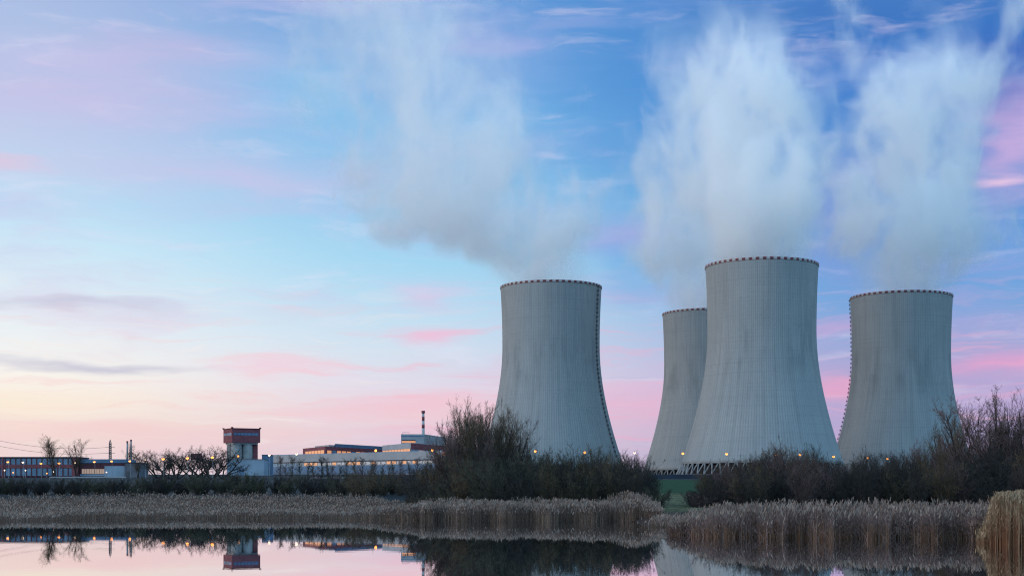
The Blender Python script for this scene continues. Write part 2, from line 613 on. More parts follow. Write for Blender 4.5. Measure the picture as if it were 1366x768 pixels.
def shell_mesh():
    nseg, nr = 168 * 4, 80
    th = np.linspace(0, 2 * math.pi, nseg, endpoint=False)
    rib = 0.16 * np.maximum(0, np.sin(th * 168)) ** 2
    zs = np.linspace(Z_S, TH, nr)
    V_ = []
    for z in zs:
        r = tower_r(z) + rib
        V_.append(np.stack([r * np.cos(th), r * np.sin(th), np.full(nseg, z)], -1))
    for z in zs[::-1]:
        r = tower_r(z) - 0.9
        V_.append(np.stack([r * np.cos(th), r * np.sin(th), np.full(nseg, z)], -1))
    n = len(V_)
    id_ = np.arange(n * nseg).reshape(n, nseg)
    nxt = np.roll(id_, -1, axis=1)
    up, upn = np.roll(id_, -1, axis=0), np.roll(nxt, -1, axis=0)
    return mesh_np('shell', np.concatenate(V_), np.stack([id_, nxt, upn, up], -1).reshape(-1, 4), [M['tower']], smooth=True)


def ring(mb, r0, r1, z0, z1, seg, mi_fn=lambda k: 0):
    for k in range(seg):
        a, b = 2 * math.pi * k / seg, 2 * math.pi * (k + 1) / seg
        vs = []
        for z in (z0, z1):
            for r, t_ in ((r1, a), (r1, b), (r0, b), (r0, a)):
                vs.append((r * math.cos(t_), r * math.sin(t_), z))
        fs = [(0, 1, 5, 4), (2, 3, 7, 6), (4, 5, 6, 7), (3, 2, 1, 0), (1, 2, 6, 5), (3, 0, 4, 7)]
        mb.add(vs, fs, mi_fn(k))
    return mb


NV = 56
r_s, r_b = tower_r(Z_S) - 0.4, tower_r(0) + 1.2


def v_column(k):
    mb = MB()
    t0 = 2 * math.pi * k / NV
    dt = math.pi / NV * 0.92
    foot = (r_b * math.cos(t0), r_b * math.sin(t0), 0.0)
    for sgn in (-1, 1):
        t1 = t0 + sgn * dt
        mb.tube([foot, (r_s * math.cos(t1), r_s * math.sin(t1), Z_S + 0.3)], 0.48, 6)
    return mb


shell_me = shell_mesh()
tower = thing('cooling_tower', (0, 0, 0), 'x', 'cooling tower', 'cooling towers of the power station')
link('shell', shell_me, tower)
rt = tower_r(TH)
rim = ring(MB(), rt - 1.0, rt + 0.55, TH - 0.3, TH + 1.35, 104, lambda k: k % 2)
rim.build('rim_band', [M['white_paint'], M['red_paint']], tower)
ring(MB(), tower_r(Z_S) - 1.1, tower_r(Z_S) + 0.5, Z_S - 0.5, Z_S + 0.6, 168).build('lintel_ring', M['grey_conc'], tower)
M['column'] = mat('column_concrete', (0.25, 0.25, 0.25), 0.85, 0.15, 0.3)
for k in range(NV):
    v_column(k).build('support_column', M['column'], tower)
ring(MB(), r_b - 3, r_b + 2.2, -3.0, 0.25, 120).build('basin', M['grey_plain'], tower)
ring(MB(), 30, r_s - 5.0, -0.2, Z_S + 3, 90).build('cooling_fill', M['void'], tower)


def ladder(parent, ang):
    """caged ladder with rest platforms, running up the outside of the shell"""
    mb = MB()
    zs = [Z_S + 4 + i * (TH - Z_S - 5) / 40 for i in range(41)]
    ca, sa = math.cos(ang), math.sin(ang)
    for off in (-0.45, 0.45):
        mb.tube([((tower_r(z) + 0.7) * ca - off * sa, (tower_r(z) + 0.7) * sa + off * ca, z) for z in zs], 0.10, 5)
    o = mb.build('ladder', M['dark_metal'], parent)
    for z in zs[1:]:
        r = tower_r(z) + 0.25
        pts = [(r * ca + 0.8 * sa, r * sa - 0.8 * ca), ((r + 1.1) * ca + 0.8 * sa, (r + 1.1) * sa - 0.8 * ca),
               ((r + 1.1) * ca - 0.8 * sa, (r + 1.1) * sa + 0.8 * ca), (r * ca - 0.8 * sa, r * sa + 0.8 * ca)]
        MB().prism(pts, z, z + 1.0).build('rest_platform', M['dark_metal'], o)


towers = {}
specs = [  # key, column, distance, base height, label, ladder angle from the side facing the camera
    ('left', 735, 1171, 171.4 - TH, 'leftmost cooling tower, with a dark ladder running down its right side', R(66)),
    ('front', 1016, 1060, 171.0 - TH, 'nearest and largest grey cooling tower, overlapping another one behind its left', None),
    ('rear', 943, 1338, 171.0 - TH, 'rear cooling tower half hidden behind the largest one', None),
    ('right', 1202, 1190, 166.0 - TH, 'rightmost cooling tower, ladder along its left edge, bare tree before its right foot', R(-88))]
for i, (key, px, d, zb, lab, la) in enumerate(specs):
    t = tower if i == 0 else copy_tree(tower)
    towers[key] = (t, px, d, zb)
    t['label'] = lab
for i, (key, px, d, zb, lab, la) in enumerate(specs):
    t = towers[key][0]
    x = WX(px, d)
    t.location = (x, d, zb)
    face = math.atan2(-d, -x)          # direction from the tower to the camera
    t.rotation_euler = (0, 0, R(1.7) * i)
    if la is not None:
        ladder(t, face + la - t.rotation_euler.z)


# ------------------------------------------------------------------ steam plumes
def plume_material(name, lobes, H, L, seed, nz, dmul):
    m = bpy.data.materials.new(name)
    m.use_nodes = True
    n = NT(m.node_tree)
    n.n.clear()
    o = n.new('ShaderNodeOutputMaterial')
    sc = n.new('ShaderNodeVolumeScatter')
    sc.inputs['Color'].default_value = (1.0, 1.0, 1.0, 1)
    sc.inputs['Anisotropy'].default_value = 0.1
    n.l.new(sc.outputs[0], o.inputs['Volume'])
    t = n.new('ShaderNodeTexCoord')
    P = t.outputs['Object']
    Pn = n.v('ADD', P, (seed * 137.0, seed * 71.0, seed * 33.0))
    wv_ = n.v('SUBTRACT', n.noise(n.v('MULTIPLY', Pn, (1, 1, 0.55)), 0.014, 2, 0.5, color=True), (0.5, 0.5, 0.5))
    Pw = n.v('ADD', P, n.v('SCALE', wv_, scale=95.0))
    x, y, z = n.sep(Pw)
    x0, y0, z0 = n.sep(P)
    tt = n.m('DIVIDE', z0, H, clamp=True)
    # near the mouth the warp fades away, so the steam leaves the rim cleanly
    k = n.rng(z0, 2.0, 60.0)
    x = n.m('ADD', n.m('MULTIPLY', x, k), n.m('MULTIPLY', x0, n.m('SUBTRACT', 1.0, k)))
    y = n.m('ADD', n.m('MULTIPLY', y, k), n.m('MULTIPLY', y0, n.m('SUBTRACT', 1.0, k)))
    Pq = n.v('ADD', Pn, n.v('SCALE', wv_, scale=40.0))
    fine = n.noise(n.v('MULTIPLY', Pq, (1, 1, 0.62)), nz, 4, 0.60, 0.9)
    big = n.noise(n.v('MULTIPLY', Pn, (1, 1, 0.85)), 0.0125, 2, 0.5, 0.5)
    fil = n.noise(n.v('ADD', n.v('MULTIPLY', Pq, (1, 1, 0.55)), (311.0, 17.0, 5.0)), 0.026, 3, 0.6, 1.2)
    off = n.m('ADD', n.m('MULTIPLY', n.m('SUBTRACT', fine, 0.50), 2.9), n.m('MULTIPLY', n.m('SUBTRACT', big, 0.50), 2.2))
    off = n.m('MULTIPLY', off, k)
    inner = n.m('ADD', 0.08, n.m('MULTIPLY', n.rng(fil, 0.40, 0.64), 1.7))
    tot = None
    for cx, rr, dd in lobes:
        c = n.m('MULTIPLY_ADD', n.curve(tt, [(a, (b + L) / (2 * L)) for a, b in cx]), 2 * L, -L)
        r = n.m('MULTIPLY', n.curve(tt, [(a, b / 150.0) for a, b in rr]), 150.0)
        dn = n.curve(tt, dd)
        qx = n.m('SUBTRACT', x, c)
        dist = n.m('SQRT', n.m('ADD', n.m('MULTIPLY', qx, qx), n.m('MULTIPLY', y, y)))
        e = n.m('SUBTRACT', 1.0, n.m('DIVIDE', dist, r))
        e = n.m('ADD', e, off)
        body = n.m('MULTIPLY', n.rng(e, -0.08, 0.70), dn)
        tot = body if tot is None else n.m('ADD', tot, body)
    n.put(sc.inputs['Density'], n.m('MULTIPLY', n.m('MULTIPLY', n.m('MULTIPLY', tot, inner), n.rng(z0, 0.5, 6.0)), dmul))
    m.cycles.volume_step_rate = 0.34
    return m


def plume(key, lobes_px, Hpx, label, seed, dmul, nz=0.030):
    t, px, d, zb = towers[key]
    s = d / F
    H = Hpx * s
    Lm = 200.0
    lobes = []
    ext = []
    for rows in lobes_px:     # (pixels above the rim, offset, radius, density)
        cx = [(h / Hpx, o * s) for h, o, r, dn in rows]
        rr = [(h / Hpx, r * s * float(np.interp(h, [0, 25, 75], [1.0, 1.05, 1.28]))) for h, o, r, dn in rows]
        dd = [(h / Hpx, dn) for h, o, r, dn in rows]
        lobes.append((cx, rr, dd))
    m = plume_material('steam_' + key, lobes, H, Lm, seed, nz, dmul)
    # domain: an elliptical tube that encloses all lobes
    nr, ns = 24, 20
    V_, Q = [], []
    for i in range(nr + 1):
        f = i / nr
        lo, hi, rm = 1e9, -1e9, 0
        for cx, rr, dd in lobes:
            f0 = min(max(f, cx[0][0]), cx[-1][0])
            dn = np.interp(f, *zip(*dd))
            if f < cx[0][0] - 0.1 or f > cx[-1][0] + 0.1:
                continue
            c = np.interp(f, *zip(*cx))
            r = np.interp(f, *zip(*rr)) * 1.55 + 14 * min(1, f * 6)
            if f < 0.02:
                r = min(r, tower_r(TH) - 1.5)
            lo, hi, rm = min(lo, c - r), max(hi, c + r), max(rm, r)
        if lo > hi:
            lo, hi, rm = -1, 1, 1
        a, c0 = (hi - lo) / 2, (hi + lo) / 2
        for k in range(ns):
            th = 2 * math.pi * k / ns
            V_.append((c0 + a * math.cos(th), rm * math.sin(th), f * H + 0.6))
    for i in range(nr):
        for k in range(ns):
            k2 = (k + 1) % ns
            Q.append((i * ns + k, i * ns + k2, (i + 1) * ns + k2, (i + 1) * ns + k))
    me = bpy.data.meshes.new('steam_plume')
    me.from_pydata(V_, [], Q + [tuple(range(ns))[::-1], tuple(range(nr * ns, (nr + 1) * ns))])
    me.materials.append(m)
    me.update()
    o = link('steam_plume', me)
    o.location = (WX(px, d), d, zb + TH)
    o['label'], o['category'], o['group'] = label, 'steam plume', 'steam plumes above the cooling towers'
    return o


plume('left', [[(0, 0, 64, 1), (25, -14, 72, 1.0), (54, -40, 86, 1), (114, -98, 112, 1), (184, -146, 110, 0.9),
                (284, -186, 104, 0.55), (384, -195, 116, 0.36), (440, -195, 116, 0.22)]], 440,
      'thin grey steam drifting up to the left from the leftmost cooling tower', 1, 0.029)
plume('front', [[(0, 0, 70, 1), (50, -6, 80, 1), (107, -8, 84, 1), (200, -16, 84, 0.9), (270, -24, 62, 0.7), (320, -30, 40, 0.25),
                 (375, -40, 30, 0.0)],
                [(100, 80, 20, 0.0), (180, 92, 28, 0.22), (280, 104, 30, 0.3), (375, 112, 26, 0.3)]], 375,
      'broad white steam column rising straight from the nearest cooling tower', 2, 0.052)
plume('rear', [[(0, 0, 55, 1), (60, -14, 58, 1), (170, -18, 66, 0.9), (270, -10, 56, 0.55), (340, -30, 46, 0.3), (400, -60, 30, 0.0)]], 400,
      'white steam from the rear cooling tower, left of the largest steam column', 3, 0.042)
plume('right', [[(0, 0, 63, 1), (50, 12, 78, 1), (98, 20, 92, 1), (180, 30, 80, 0.95), (250, 32, 76, 0.8), (300, 30, 62, 0.6), (340, 40, 40, 0.2),
                 (410, 60, 30, 0.0)],
                [(240, 70, 20, 0.0), (300, 96, 30, 0.5), (360, 135, 32, 0.5), (410, 170, 30, 0.45)],
                [(230, -30, 20, 0.0), (300, -50, 28, 0.35), (360, -70, 26, 0.35), (410, -84, 22, 0.3)]], 410,
      'white steam from the rightmost cooling tower, trailing off to upper right', 4, 0.042)


# ------------------------------------------------------------------ bare trees and shrubs
def unit(v_):
    return v_ / (np.linalg.norm(v_) + 1e-9)


def grow(rg, segs, p, d, L, r, lvl, P):
    n = P['pieces'][lvl]
    pos = [p]
    for i in range(n):
        d = unit(d + rg.normal(0, P['wob'][lvl], 3) + np.array([0, 0, P['up'][lvl]]))
        p2 = pos[-1] + d * (L / n)
        ra, rb_ = r * (1 - 0.75 * i / n), r * (1 - 0.75 * (i + 1) / n)
        segs.append((lvl, pos[-1], p2, ra, rb_))
        pos.append(p2)
        if lvl + 1 < len(P['pieces']):
            kids = P['kids'][lvl]
            f0 = P['bare'][lvl]
            if (i + 1) / n > f0:
                k = rg.poisson(kids / max(1, n * (1 - f0)))
                for _ in range(k):
                    u = rg.random()
                    q_ = pos[-2] + (p2 - pos[-2]) * u
                    side = unit(np.cross(d, rg.normal(0, 1, 3)))
                    a_ = R(rg.uniform(*P['ang'][lvl]))
                    cd = unit(d * math.cos(a_) + side * math.sin(a_))
                    cl = L * P['len'][lvl] * rg.uniform(0.6, 1.15) * (1.1 - 0.55 * (i + u) / n)
                    grow(rg, segs, q_, cd, cl, max(P['rmin'], rb_ * P['rr'][lvl]), lvl + 1, P)


def seg_mesh(name, segs, mats, sides=3, grow_r=1.0):
    A_ = np.array([s[1] for s in segs])
    B_ = np.array([s[2] for s in segs])
    ra = np.array([s[3] for s in segs]) * grow_r
    rb_ = np.array([s[4] for s in segs]) * grow_r
    d = B_ - A_
    d /= np.linalg.norm(d, axis=1, keepdims=True) + 1e-9
    ref = np.where(np.abs(d[:, 2:3]) < 0.9, np.array([[0, 0, 1.0]]), np.array([[1.0, 0, 0]]))
    u = np.cross(d, ref)
    u /= np.linalg.norm(u, axis=1, keepdims=True)
    v_ = np.cross(d, u)
    N = len(segs)
    out = np.zeros((N, 2 * sides, 3))
    for k in range(sides):
        t_ = 2 * math.pi * k / sides
        o = u * math.cos(t_) + v_ * math.sin(t_)
        out[:, k] = A_ + o * ra[:, None]
        out[:, sides + k] = B_ + o * rb_[:, None]
    b0 = (np.arange(N) * 2 * sides)[:, None]
    Q = np.concatenate([b0 + np.array([[k, (k + 1) % sides, sides + (k + 1) % sides, sides + k]]) for k in range(sides)])
    return mesh_np(name, out.reshape(-1, 3), Q, mats)


PS = dict(pieces=[5, 4, 2, 2], wob=[0.16, 0.22, 0.25, 0.3], up=[0.08, 0.14, 0.14, 0.08], kids=[12, 9, 3.0], bare=[0.1, 0.1, 0.2],
          ang=[(12, 42), (15, 45), (15, 50)], len=[0.50, 0.45, 0.5], rr=[0.6, 0.6, 0.7], rmin=0.008)
PTREE = dict(pieces=[7, 6, 4, 2], wob=[0.10, 0.16, 0.2, 0.25], up=[0.10, 0.14, 0.10, 0.08], kids=[16, 11, 8], bare=[0.25, 0.15, 0.05],
             ang=[(25, 55), (20, 55), (20, 60)], len=[0.52, 0.42, 0.42], rr=[0.5, 0.55, 0.6], rmin=0.008)
PBIRCH = dict(pieces=[7, 5, 3, 2], wob=[0.07, 0.13, 0.2, 0.25], up=[0.08, 0.12, 0.04, 0.0], kids=[22, 12, 6], bare=[0.30, 0.1, 0.05],
              ang=[(25, 55), (20, 50), (20, 60)], len=[0.40, 0.42, 0.42], rr=[0.42, 0.5, 0.6], rmin=0.012)
PBROOM = dict(pieces=[7, 5, 3, 2], wob=[0.07, 0.12, 0.18, 0.22], up=[0.08, 0.14, 0.12, 0.08], kids=[18, 13, 7], bare=[0.2, 0.1, 0.05],
              ang=[(12, 38), (14, 42), (15, 50)], len=[0.46, 0.42, 0.42], rr=[0.5, 0.55, 0.6], rmin=0.007)
PWIL = dict(pieces=[6, 5, 3, 2], wob=[0.14, 0.18, 0.22, 0.25], up=[0.10, 0.10, 0.06, 0.04], kids=[10, 9, 5], bare=[0.35, 0.15, 0.05],
            ang=[(25, 55), (20, 55), (20, 60)], len=[0.50, 0.45, 0.45], rr=[0.55, 0.5, 0.6], rmin=0.012)
PSLIM = dict(pieces=[8, 4, 3, 2], wob=[0.05, 0.12, 0.2, 0.25], up=[0.05, 0.18, 0.10, 0.05], kids=[26, 9, 5], bare=[0.22, 0.1, 0.05],
             ang=[(30, 60), (20, 50), (20, 60)], len=[0.34, 0.40, 0.45], rr=[0.42, 0.55, 0.6], rmin=0.010)


def norm_segs(segs, h):
    top = max(s[2][2] for s in segs)
    k = h / top
    return [(l, a * k, b * k, ra, rb_) for l, a, b, ra, rb_ in segs]


def shrub_proto(seed, h, spread, nstem, twig_r=1.0):
    rg = np.random.default_rng(seed)
    segs = []
    for _ in range(nstem):
        a_ = rg.uniform(0, 2 * math.pi)
        lean = rg.uniform(0.05, spread)
        d = unit(np.array([math.cos(a_) * lean, math.sin(a_) * lean, 1.0]))
        b = np.array([math.cos(a_), math.sin(a_), 0]) * rg.uniform(0, 0.16 * h)
        grow(rg, segs, b, d, h * rg.uniform(0.65, 1.0), 0.035 * h / 5, 0, PS)
    segs = norm_segs(segs, h)
    return (seg_mesh('branches', [s for s in segs if s[0] <= 1], [M['bark']], 4),
            seg_mesh('twigs', [s for s in segs if s[0] >= 2], [M['twig_brown']], 3, twig_r))


def tree_proto(seed, h, P, trunk_r, forks=1, lean=0.35, twig_r=1.0):
    rg = np.random.default_rng(seed)
    segs = []
    for i in range(forks):
        a_ = 2 * math.pi * i / forks + rg.uniform(0, 1)
        ln = lean if forks > 1 else 0.04
        d = unit(np.array([math.cos(a_) * ln, math.sin(a_) * ln, 1.0]))
        grow(rg, segs, np.array([math.cos(a_), math.sin(a_), 0]) * (0.12 if forks > 1 else 0), d, h * rg.uniform(0.75, 0.9), trunk_r, 0, P)
    segs = norm_segs(segs, h)
    return (seg_mesh('trunk', [s for s in segs if s[0] <= 1], [M['bark']], 5),
            seg_mesh('crown', [s for s in segs if s[0] >= 2], [M['twig_brown']], 3, twig_r))


rnd = random.Random(7)
VARIANTS = {}


def with_twig(me, key):
    """the same mesh data with another twig colour"""
    k = (me.name, key)
    if k not in VARIANTS:
        c = me.copy()
        c.materials.clear()
        c.materials.append(M[key])
        VARIANTS[k] = c
    return VARIANTS[k]


def plant(proto, kind, x, y, s, label, cat, group=None, twig='twig_brown', names=('branches', 'twigs'), sz=None, sink=0.1):
    t = thing(kind, (x, y, gz(x, y) - sink), label, cat, group, rnd.uniform(0, 6.28))
    t.scale = (s, s, sz if sz else s)
    link(names[0], proto[0], t)
    link(names[1], with_twig(proto[1], twig), t)
    return t


SH = [shrub_proto(11 + i, 5.0, 0.6, 13, 0.72) for i in range(5)]     # near thicket shrubs
SL = [shrub_proto(41 + i, 3.0, 1.1, 16, 1.35) for i in range(4)]      # low hedge shrubs
TR = [tree_proto(61, 11.0, PTREE, 0.16, 4, 0.40, 1.2), tree_proto(62, 11.0, PTREE, 0.14, 5, 0.30, 1.2),
      tree_proto(67, 11.0, PTREE, 0.17, 3, 0.45, 1.2)]
SLIM = [tree_proto(71 + i, 16.0, PBIRCH, 0.17, 3, 0.16, 0.85) for i in range(3)]
WIL = [tree_proto(81 + i, 13.0, PWIL, 0.24, 6, 0.85, 1.35) for i in range(3)]
BROOM = [tree_proto(101 + i, 11.0, PBROOM, 0.11, 9, 0.36, 0.85) for i in range(3)]
YOUNG = [tree_proto(91 + i, 7.0, PSLIM, 0.09, 1, 0.3, 1.6) for i in range(2)]


def thicket(outline, d0, rows, step, label, group, twigs, jitter=1.0, protos=SH, ph=5.0, kind='shrub', frac=1.0):
    xs = [o[0] for o in outline]
    for r_ in range(rows):
        d = d0 + r_ * 4.5
        px = xs[0] + (r_ % 2) * step * 0.5
        while px <= xs[-1]:
            q_ = px + rnd.uniform(-0.25, 0.25) * step
            py = np.interp(q_, xs, [o[1] for o in outline])
            dd = d + rnd.uniform(-1.5, 1.5)
            x = WX(q_, dd)
            h = (WZ(py, dd) - gz(x, dd)) * frac * rnd.uniform(0.82, 1.06) * (0.86 if r_ == 0 else 1.0)
            if h > 0.5:
                s = h / ph
                wd = max(s, 0.62 * (0.9 + 0.2 * rnd.random())) if protos is SH else max(s, 0.9)
                plant(protos[rnd.randrange(len(protos))], kind, x, dd, wd, label, 'shrub', group, rnd.choice(twigs), sz=s)
            px += step


thicket([(556, 650), (565, 618), (585, 598), (605, 584), (630, 574), (660, 574), (685, 580), (705, 584), (730, 594), (760, 590), (785, 594),
         (805, 594), (830, 590), (850, 606), (868, 628), (880, 648)], 128, 4, 26,
        'leafless shrub grown into the dark thicket before the leftmost cooling tower',
        'shrubs of the thicket before the leftmost cooling tower', ['twig_brown', 'twig_olive', 'twig_dark', 'twig_dark'])
thicket([(930, 648), (945, 622), (965, 606), (1000, 594), (1040, 583), (1075, 582), (1100, 592), (1115, 604), (1140, 588), (1170, 594),
         (1200, 604), (1225, 592), (1250, 582), (1275, 580), (1310, 588), (1345, 582), (1400, 575)], 128, 4, 27,
        'leafless shrub grown into the dark thicket before the right-hand cooling towers',
        'shrubs of the thicket before the right-hand towers', ['twig_plum', 'twig_brown', 'twig_dark', 'twig_dark'])
thicket([(-30, 634), (120, 634), (170, 635), (210, 628), (330, 628), (400, 635), (460, 635), (575, 632)], 203, 3, 27,
        'low dark leafless shrub in the hedge behind the far reed bed',
        'low shrubs of the hedge behind the far reed bed', ['twig_dark', 'twig_dark', 'twig_olive'], protos=SL, ph=3.0)
thicket([(448, 634), (470, 622), (500, 618), (525, 622), (545, 634)], 199, 2, 22,
        'rounded olive-brown leafless shrub rising above the low hedge',
        'rounded shrubs above the low hedge', ['twig_olive', 'twig_brown'])
thicket([(385, 632), (400, 626), (425, 632)], 217, 1, 20,
        'pale olive shrub behind the hedge beside the silo building', 'pale shrubs behind the hedge', ['twig_olive'])

thicket([(558, 650), (575, 628), (610, 606), (660, 606), (700, 616), (850, 622), (872, 640), (880, 650)], 131, 3, 26,
        'low dense leafless shrub at the foot of the thicket before the leftmost tower',
        'low shrubs at the foot of the left thicket', ['twig_dark', 'twig_dark', 'twig_olive'], protos=SL, ph=3.0)
thicket([(932, 650), (950, 640), (1000, 640), (1110, 640), (1140, 632), (1220, 628), (1260, 616), (1400, 610)], 131, 3, 26,
        'low dense leafless shrub at the foot of the thicket before the right-hand towers',
        'low shrubs at the foot of the right thicket', ['twig_dark', 'twig_dark', 'twig_plum'], protos=SL, ph=3.0)
thicket([(375, 629), (400, 622), (440, 623), (470, 617), (520, 619), (560, 613), (585, 620)], 290, 1, 11,
        'leafless shrub screening the foot of the white turbine hall', 'shrubs before the turbine hall',
        ['twig_dark', 'twig_olive', 'twig_plum'])
TN = ('trunk', 'crown')
for px, d, h, pr, tw, lab in [
        (634, 136, 11.6, 1, 'twig_brown', 'tall bare tree with upright twigs, highest in the central thicket'),
        (655, 137, 11.2, 2, 'twig_brown', 'upright bare tree just right of the highest one in the central thicket'),
        (617, 137, 9.8, 0, 'twig_plum', 'upright bare tree just left of the highest one in the central thicket'),
        (672, 139, 10.2, 0, 'twig_plum', 'tall bare tree in the central thicket touching the leftmost tower edge'),
        (600, 135, 8.2, 2, 'twig_plum', 'smaller bare tree at the left flank of the central thicket'),
        (644, 140, 10.8, 0, 'twig_plum', 'bare tree directly behind the highest one in the central thicket'),
        (686, 140, 8.4, 1, 'twig_brown', 'bare tree before the left third of the leftmost cooling tower'),
        (584, 137, 6.6, 1, 'twig_brown', 'lowest bare tree at the far left end of the central thicket'),
        (625, 133, 8.4, 2, 'twig_plum', 'bare tree standing in front of the highest one in the central thicket'),
        (1288, 139, 9.6, 0, 'twig_brown', 'bare tree left of the large forked one, across the rightmost tower edge'),
        (1322, 141, 10.8, 1, 'twig_plum', 'bare tree close behind the right side of the large forked one'),
        (1356, 139, 9.8, 2, 'twig_brown', 'second bare tree from the right edge of the picture'),
        (1246, 139, 7.0, 2, 'twig_plum', 'low bare tree before the right half of the rightmost tower'),
        (850, 138, 5.8, 1, 'twig_plum', 'small pinkish bare tree at the right end of the central thicket'),
        (1303, 134, 11.6, 2, 'twig_plum', 'large forked bare tree beside the right foot of the rightmost tower'),
        (1340, 140, 10.2, 1, 'twig_plum', 'bare tree right of the large forked one'),
        (1372, 137, 11.6, 0, 'twig_plum', 'bare tree cut by the right edge of the picture'),
        (1268, 141, 9.0, 1, 'twig_brown', 'bare tree leaning across the rightmost tower'),
        (1055, 140, 6.0, 0, 'twig_brown', 'bushy bare tree before the middle of the largest cooling tower'),
        (980, 138, 4.6, 2, 'twig_brown', 'low bare tree before the left foot of the largest cooling tower')]:
    x = WX(px, d)
    s = h / 11.0
    plant((BROOM[pr] if not 'forked' in lab else TR[2]), 'tree', x, d, s * (1.0 if h > 7 else 1.2), lab, 'tree', None, tw, TN, sz=s)

for px, d, top, pr, lab in [(73, 540, 577, 0, 'slender bare birch, left one of the pair before the red building'),
                            (102, 545, 583, 1, 'slender bare birch, right one of the pair before the red building'),
                            (172, 640, 588, 2, 'bare tree beside the two thin chimneys'),
                            (184, 560, 601, 1, 'small bare tree at the end of the grey block')]:
    x = WX(px, d)
    h = WZ(top, d) - gz(x, d)
    plant(SLIM[pr], 'tree', x, d, h / 16.0 * 1.4, lab, 'tree', None, 'twig_brown', TN, sz=h / 16.0)
for px, d, top, pr, lab in [(212, 520, 596, 0, 'leftmost spreading bare willow in the row before the silo building'),
                            (236, 500, 592, 1, 'bare willow with a slanting trunk, left of the red signboard'),
                            (224, 530, 600, 2, 'low bare willow between the two at the left end of the row'),
                            (270, 520, 594, 1, 'bare willow just right of the dark red signboard'),
                            (258, 510, 590, 2, 'bare willow in front of the dark red signboard'),
                            (282, 490, 592, 0, 'bare willow right of the signboard with branches spread low'),
                            (297, 505, 596, 1, 'bare willow just left of the silo building')]:
    x = WX(px, d)
    h = WZ(top, d) - gz(x, d)
    plant(WIL[pr], 'willow', x, d, h / 13.0 * 1.55, lab, 'tree', 'spreading bare willows beside the silo building', 'twig_dark', TN, sz=h / 13.0)
for i in range(22):
    px = 372 + i * 9.2 + rnd.uniform(-3, 3)
    d = rnd.uniform(330, 420)
    x = WX(px, d)
    h = (WZ(rnd.uniform(604, 618), d) - gz(x, d))
    plant(YOUNG[i % 2], 'young_tree', x, d, h / 7.0 * 1.3, 'thin young leafless tree in the row before the white turbine hall', 'tree',
          'young trees before the turbine hall', rnd.choice(['twig_dark', 'twig_olive', 'twig_plum']), TN, sz=h / 7.0)


# ------------------------------------------------------------------ reeds
def strips(base, tip, bend, width, wdir, nseg, taper=0.25):
    """N curved ribbons: returns verts (N*(nseg+1)*2,3) and quads"""
    N = len(base)
    t = np.linspace(0, 1, nseg + 1)[None, :, None]
    c = base[:, None] * (1 - t) + tip[:, None] * t + bend[:, None] * (t * (1 - t) * 4 * 0.5)
    wd = (width[:, None, None] * (1 - (1 - taper) * t)) * wdir[:, None] * 0.5
    V_ = np.stack([c - wd, c + wd], 2).reshape(N, -1, 3)
    b0 = (np.arange(N) * (nseg + 1) * 2)[:, None]
    Q = np.concatenate([b0 + np.array([[2 * k, 2 * k + 1, 2 * k + 3, 2 * k + 2]]) for k in range(nseg)])
    return V_.reshape(-1, 3), Q


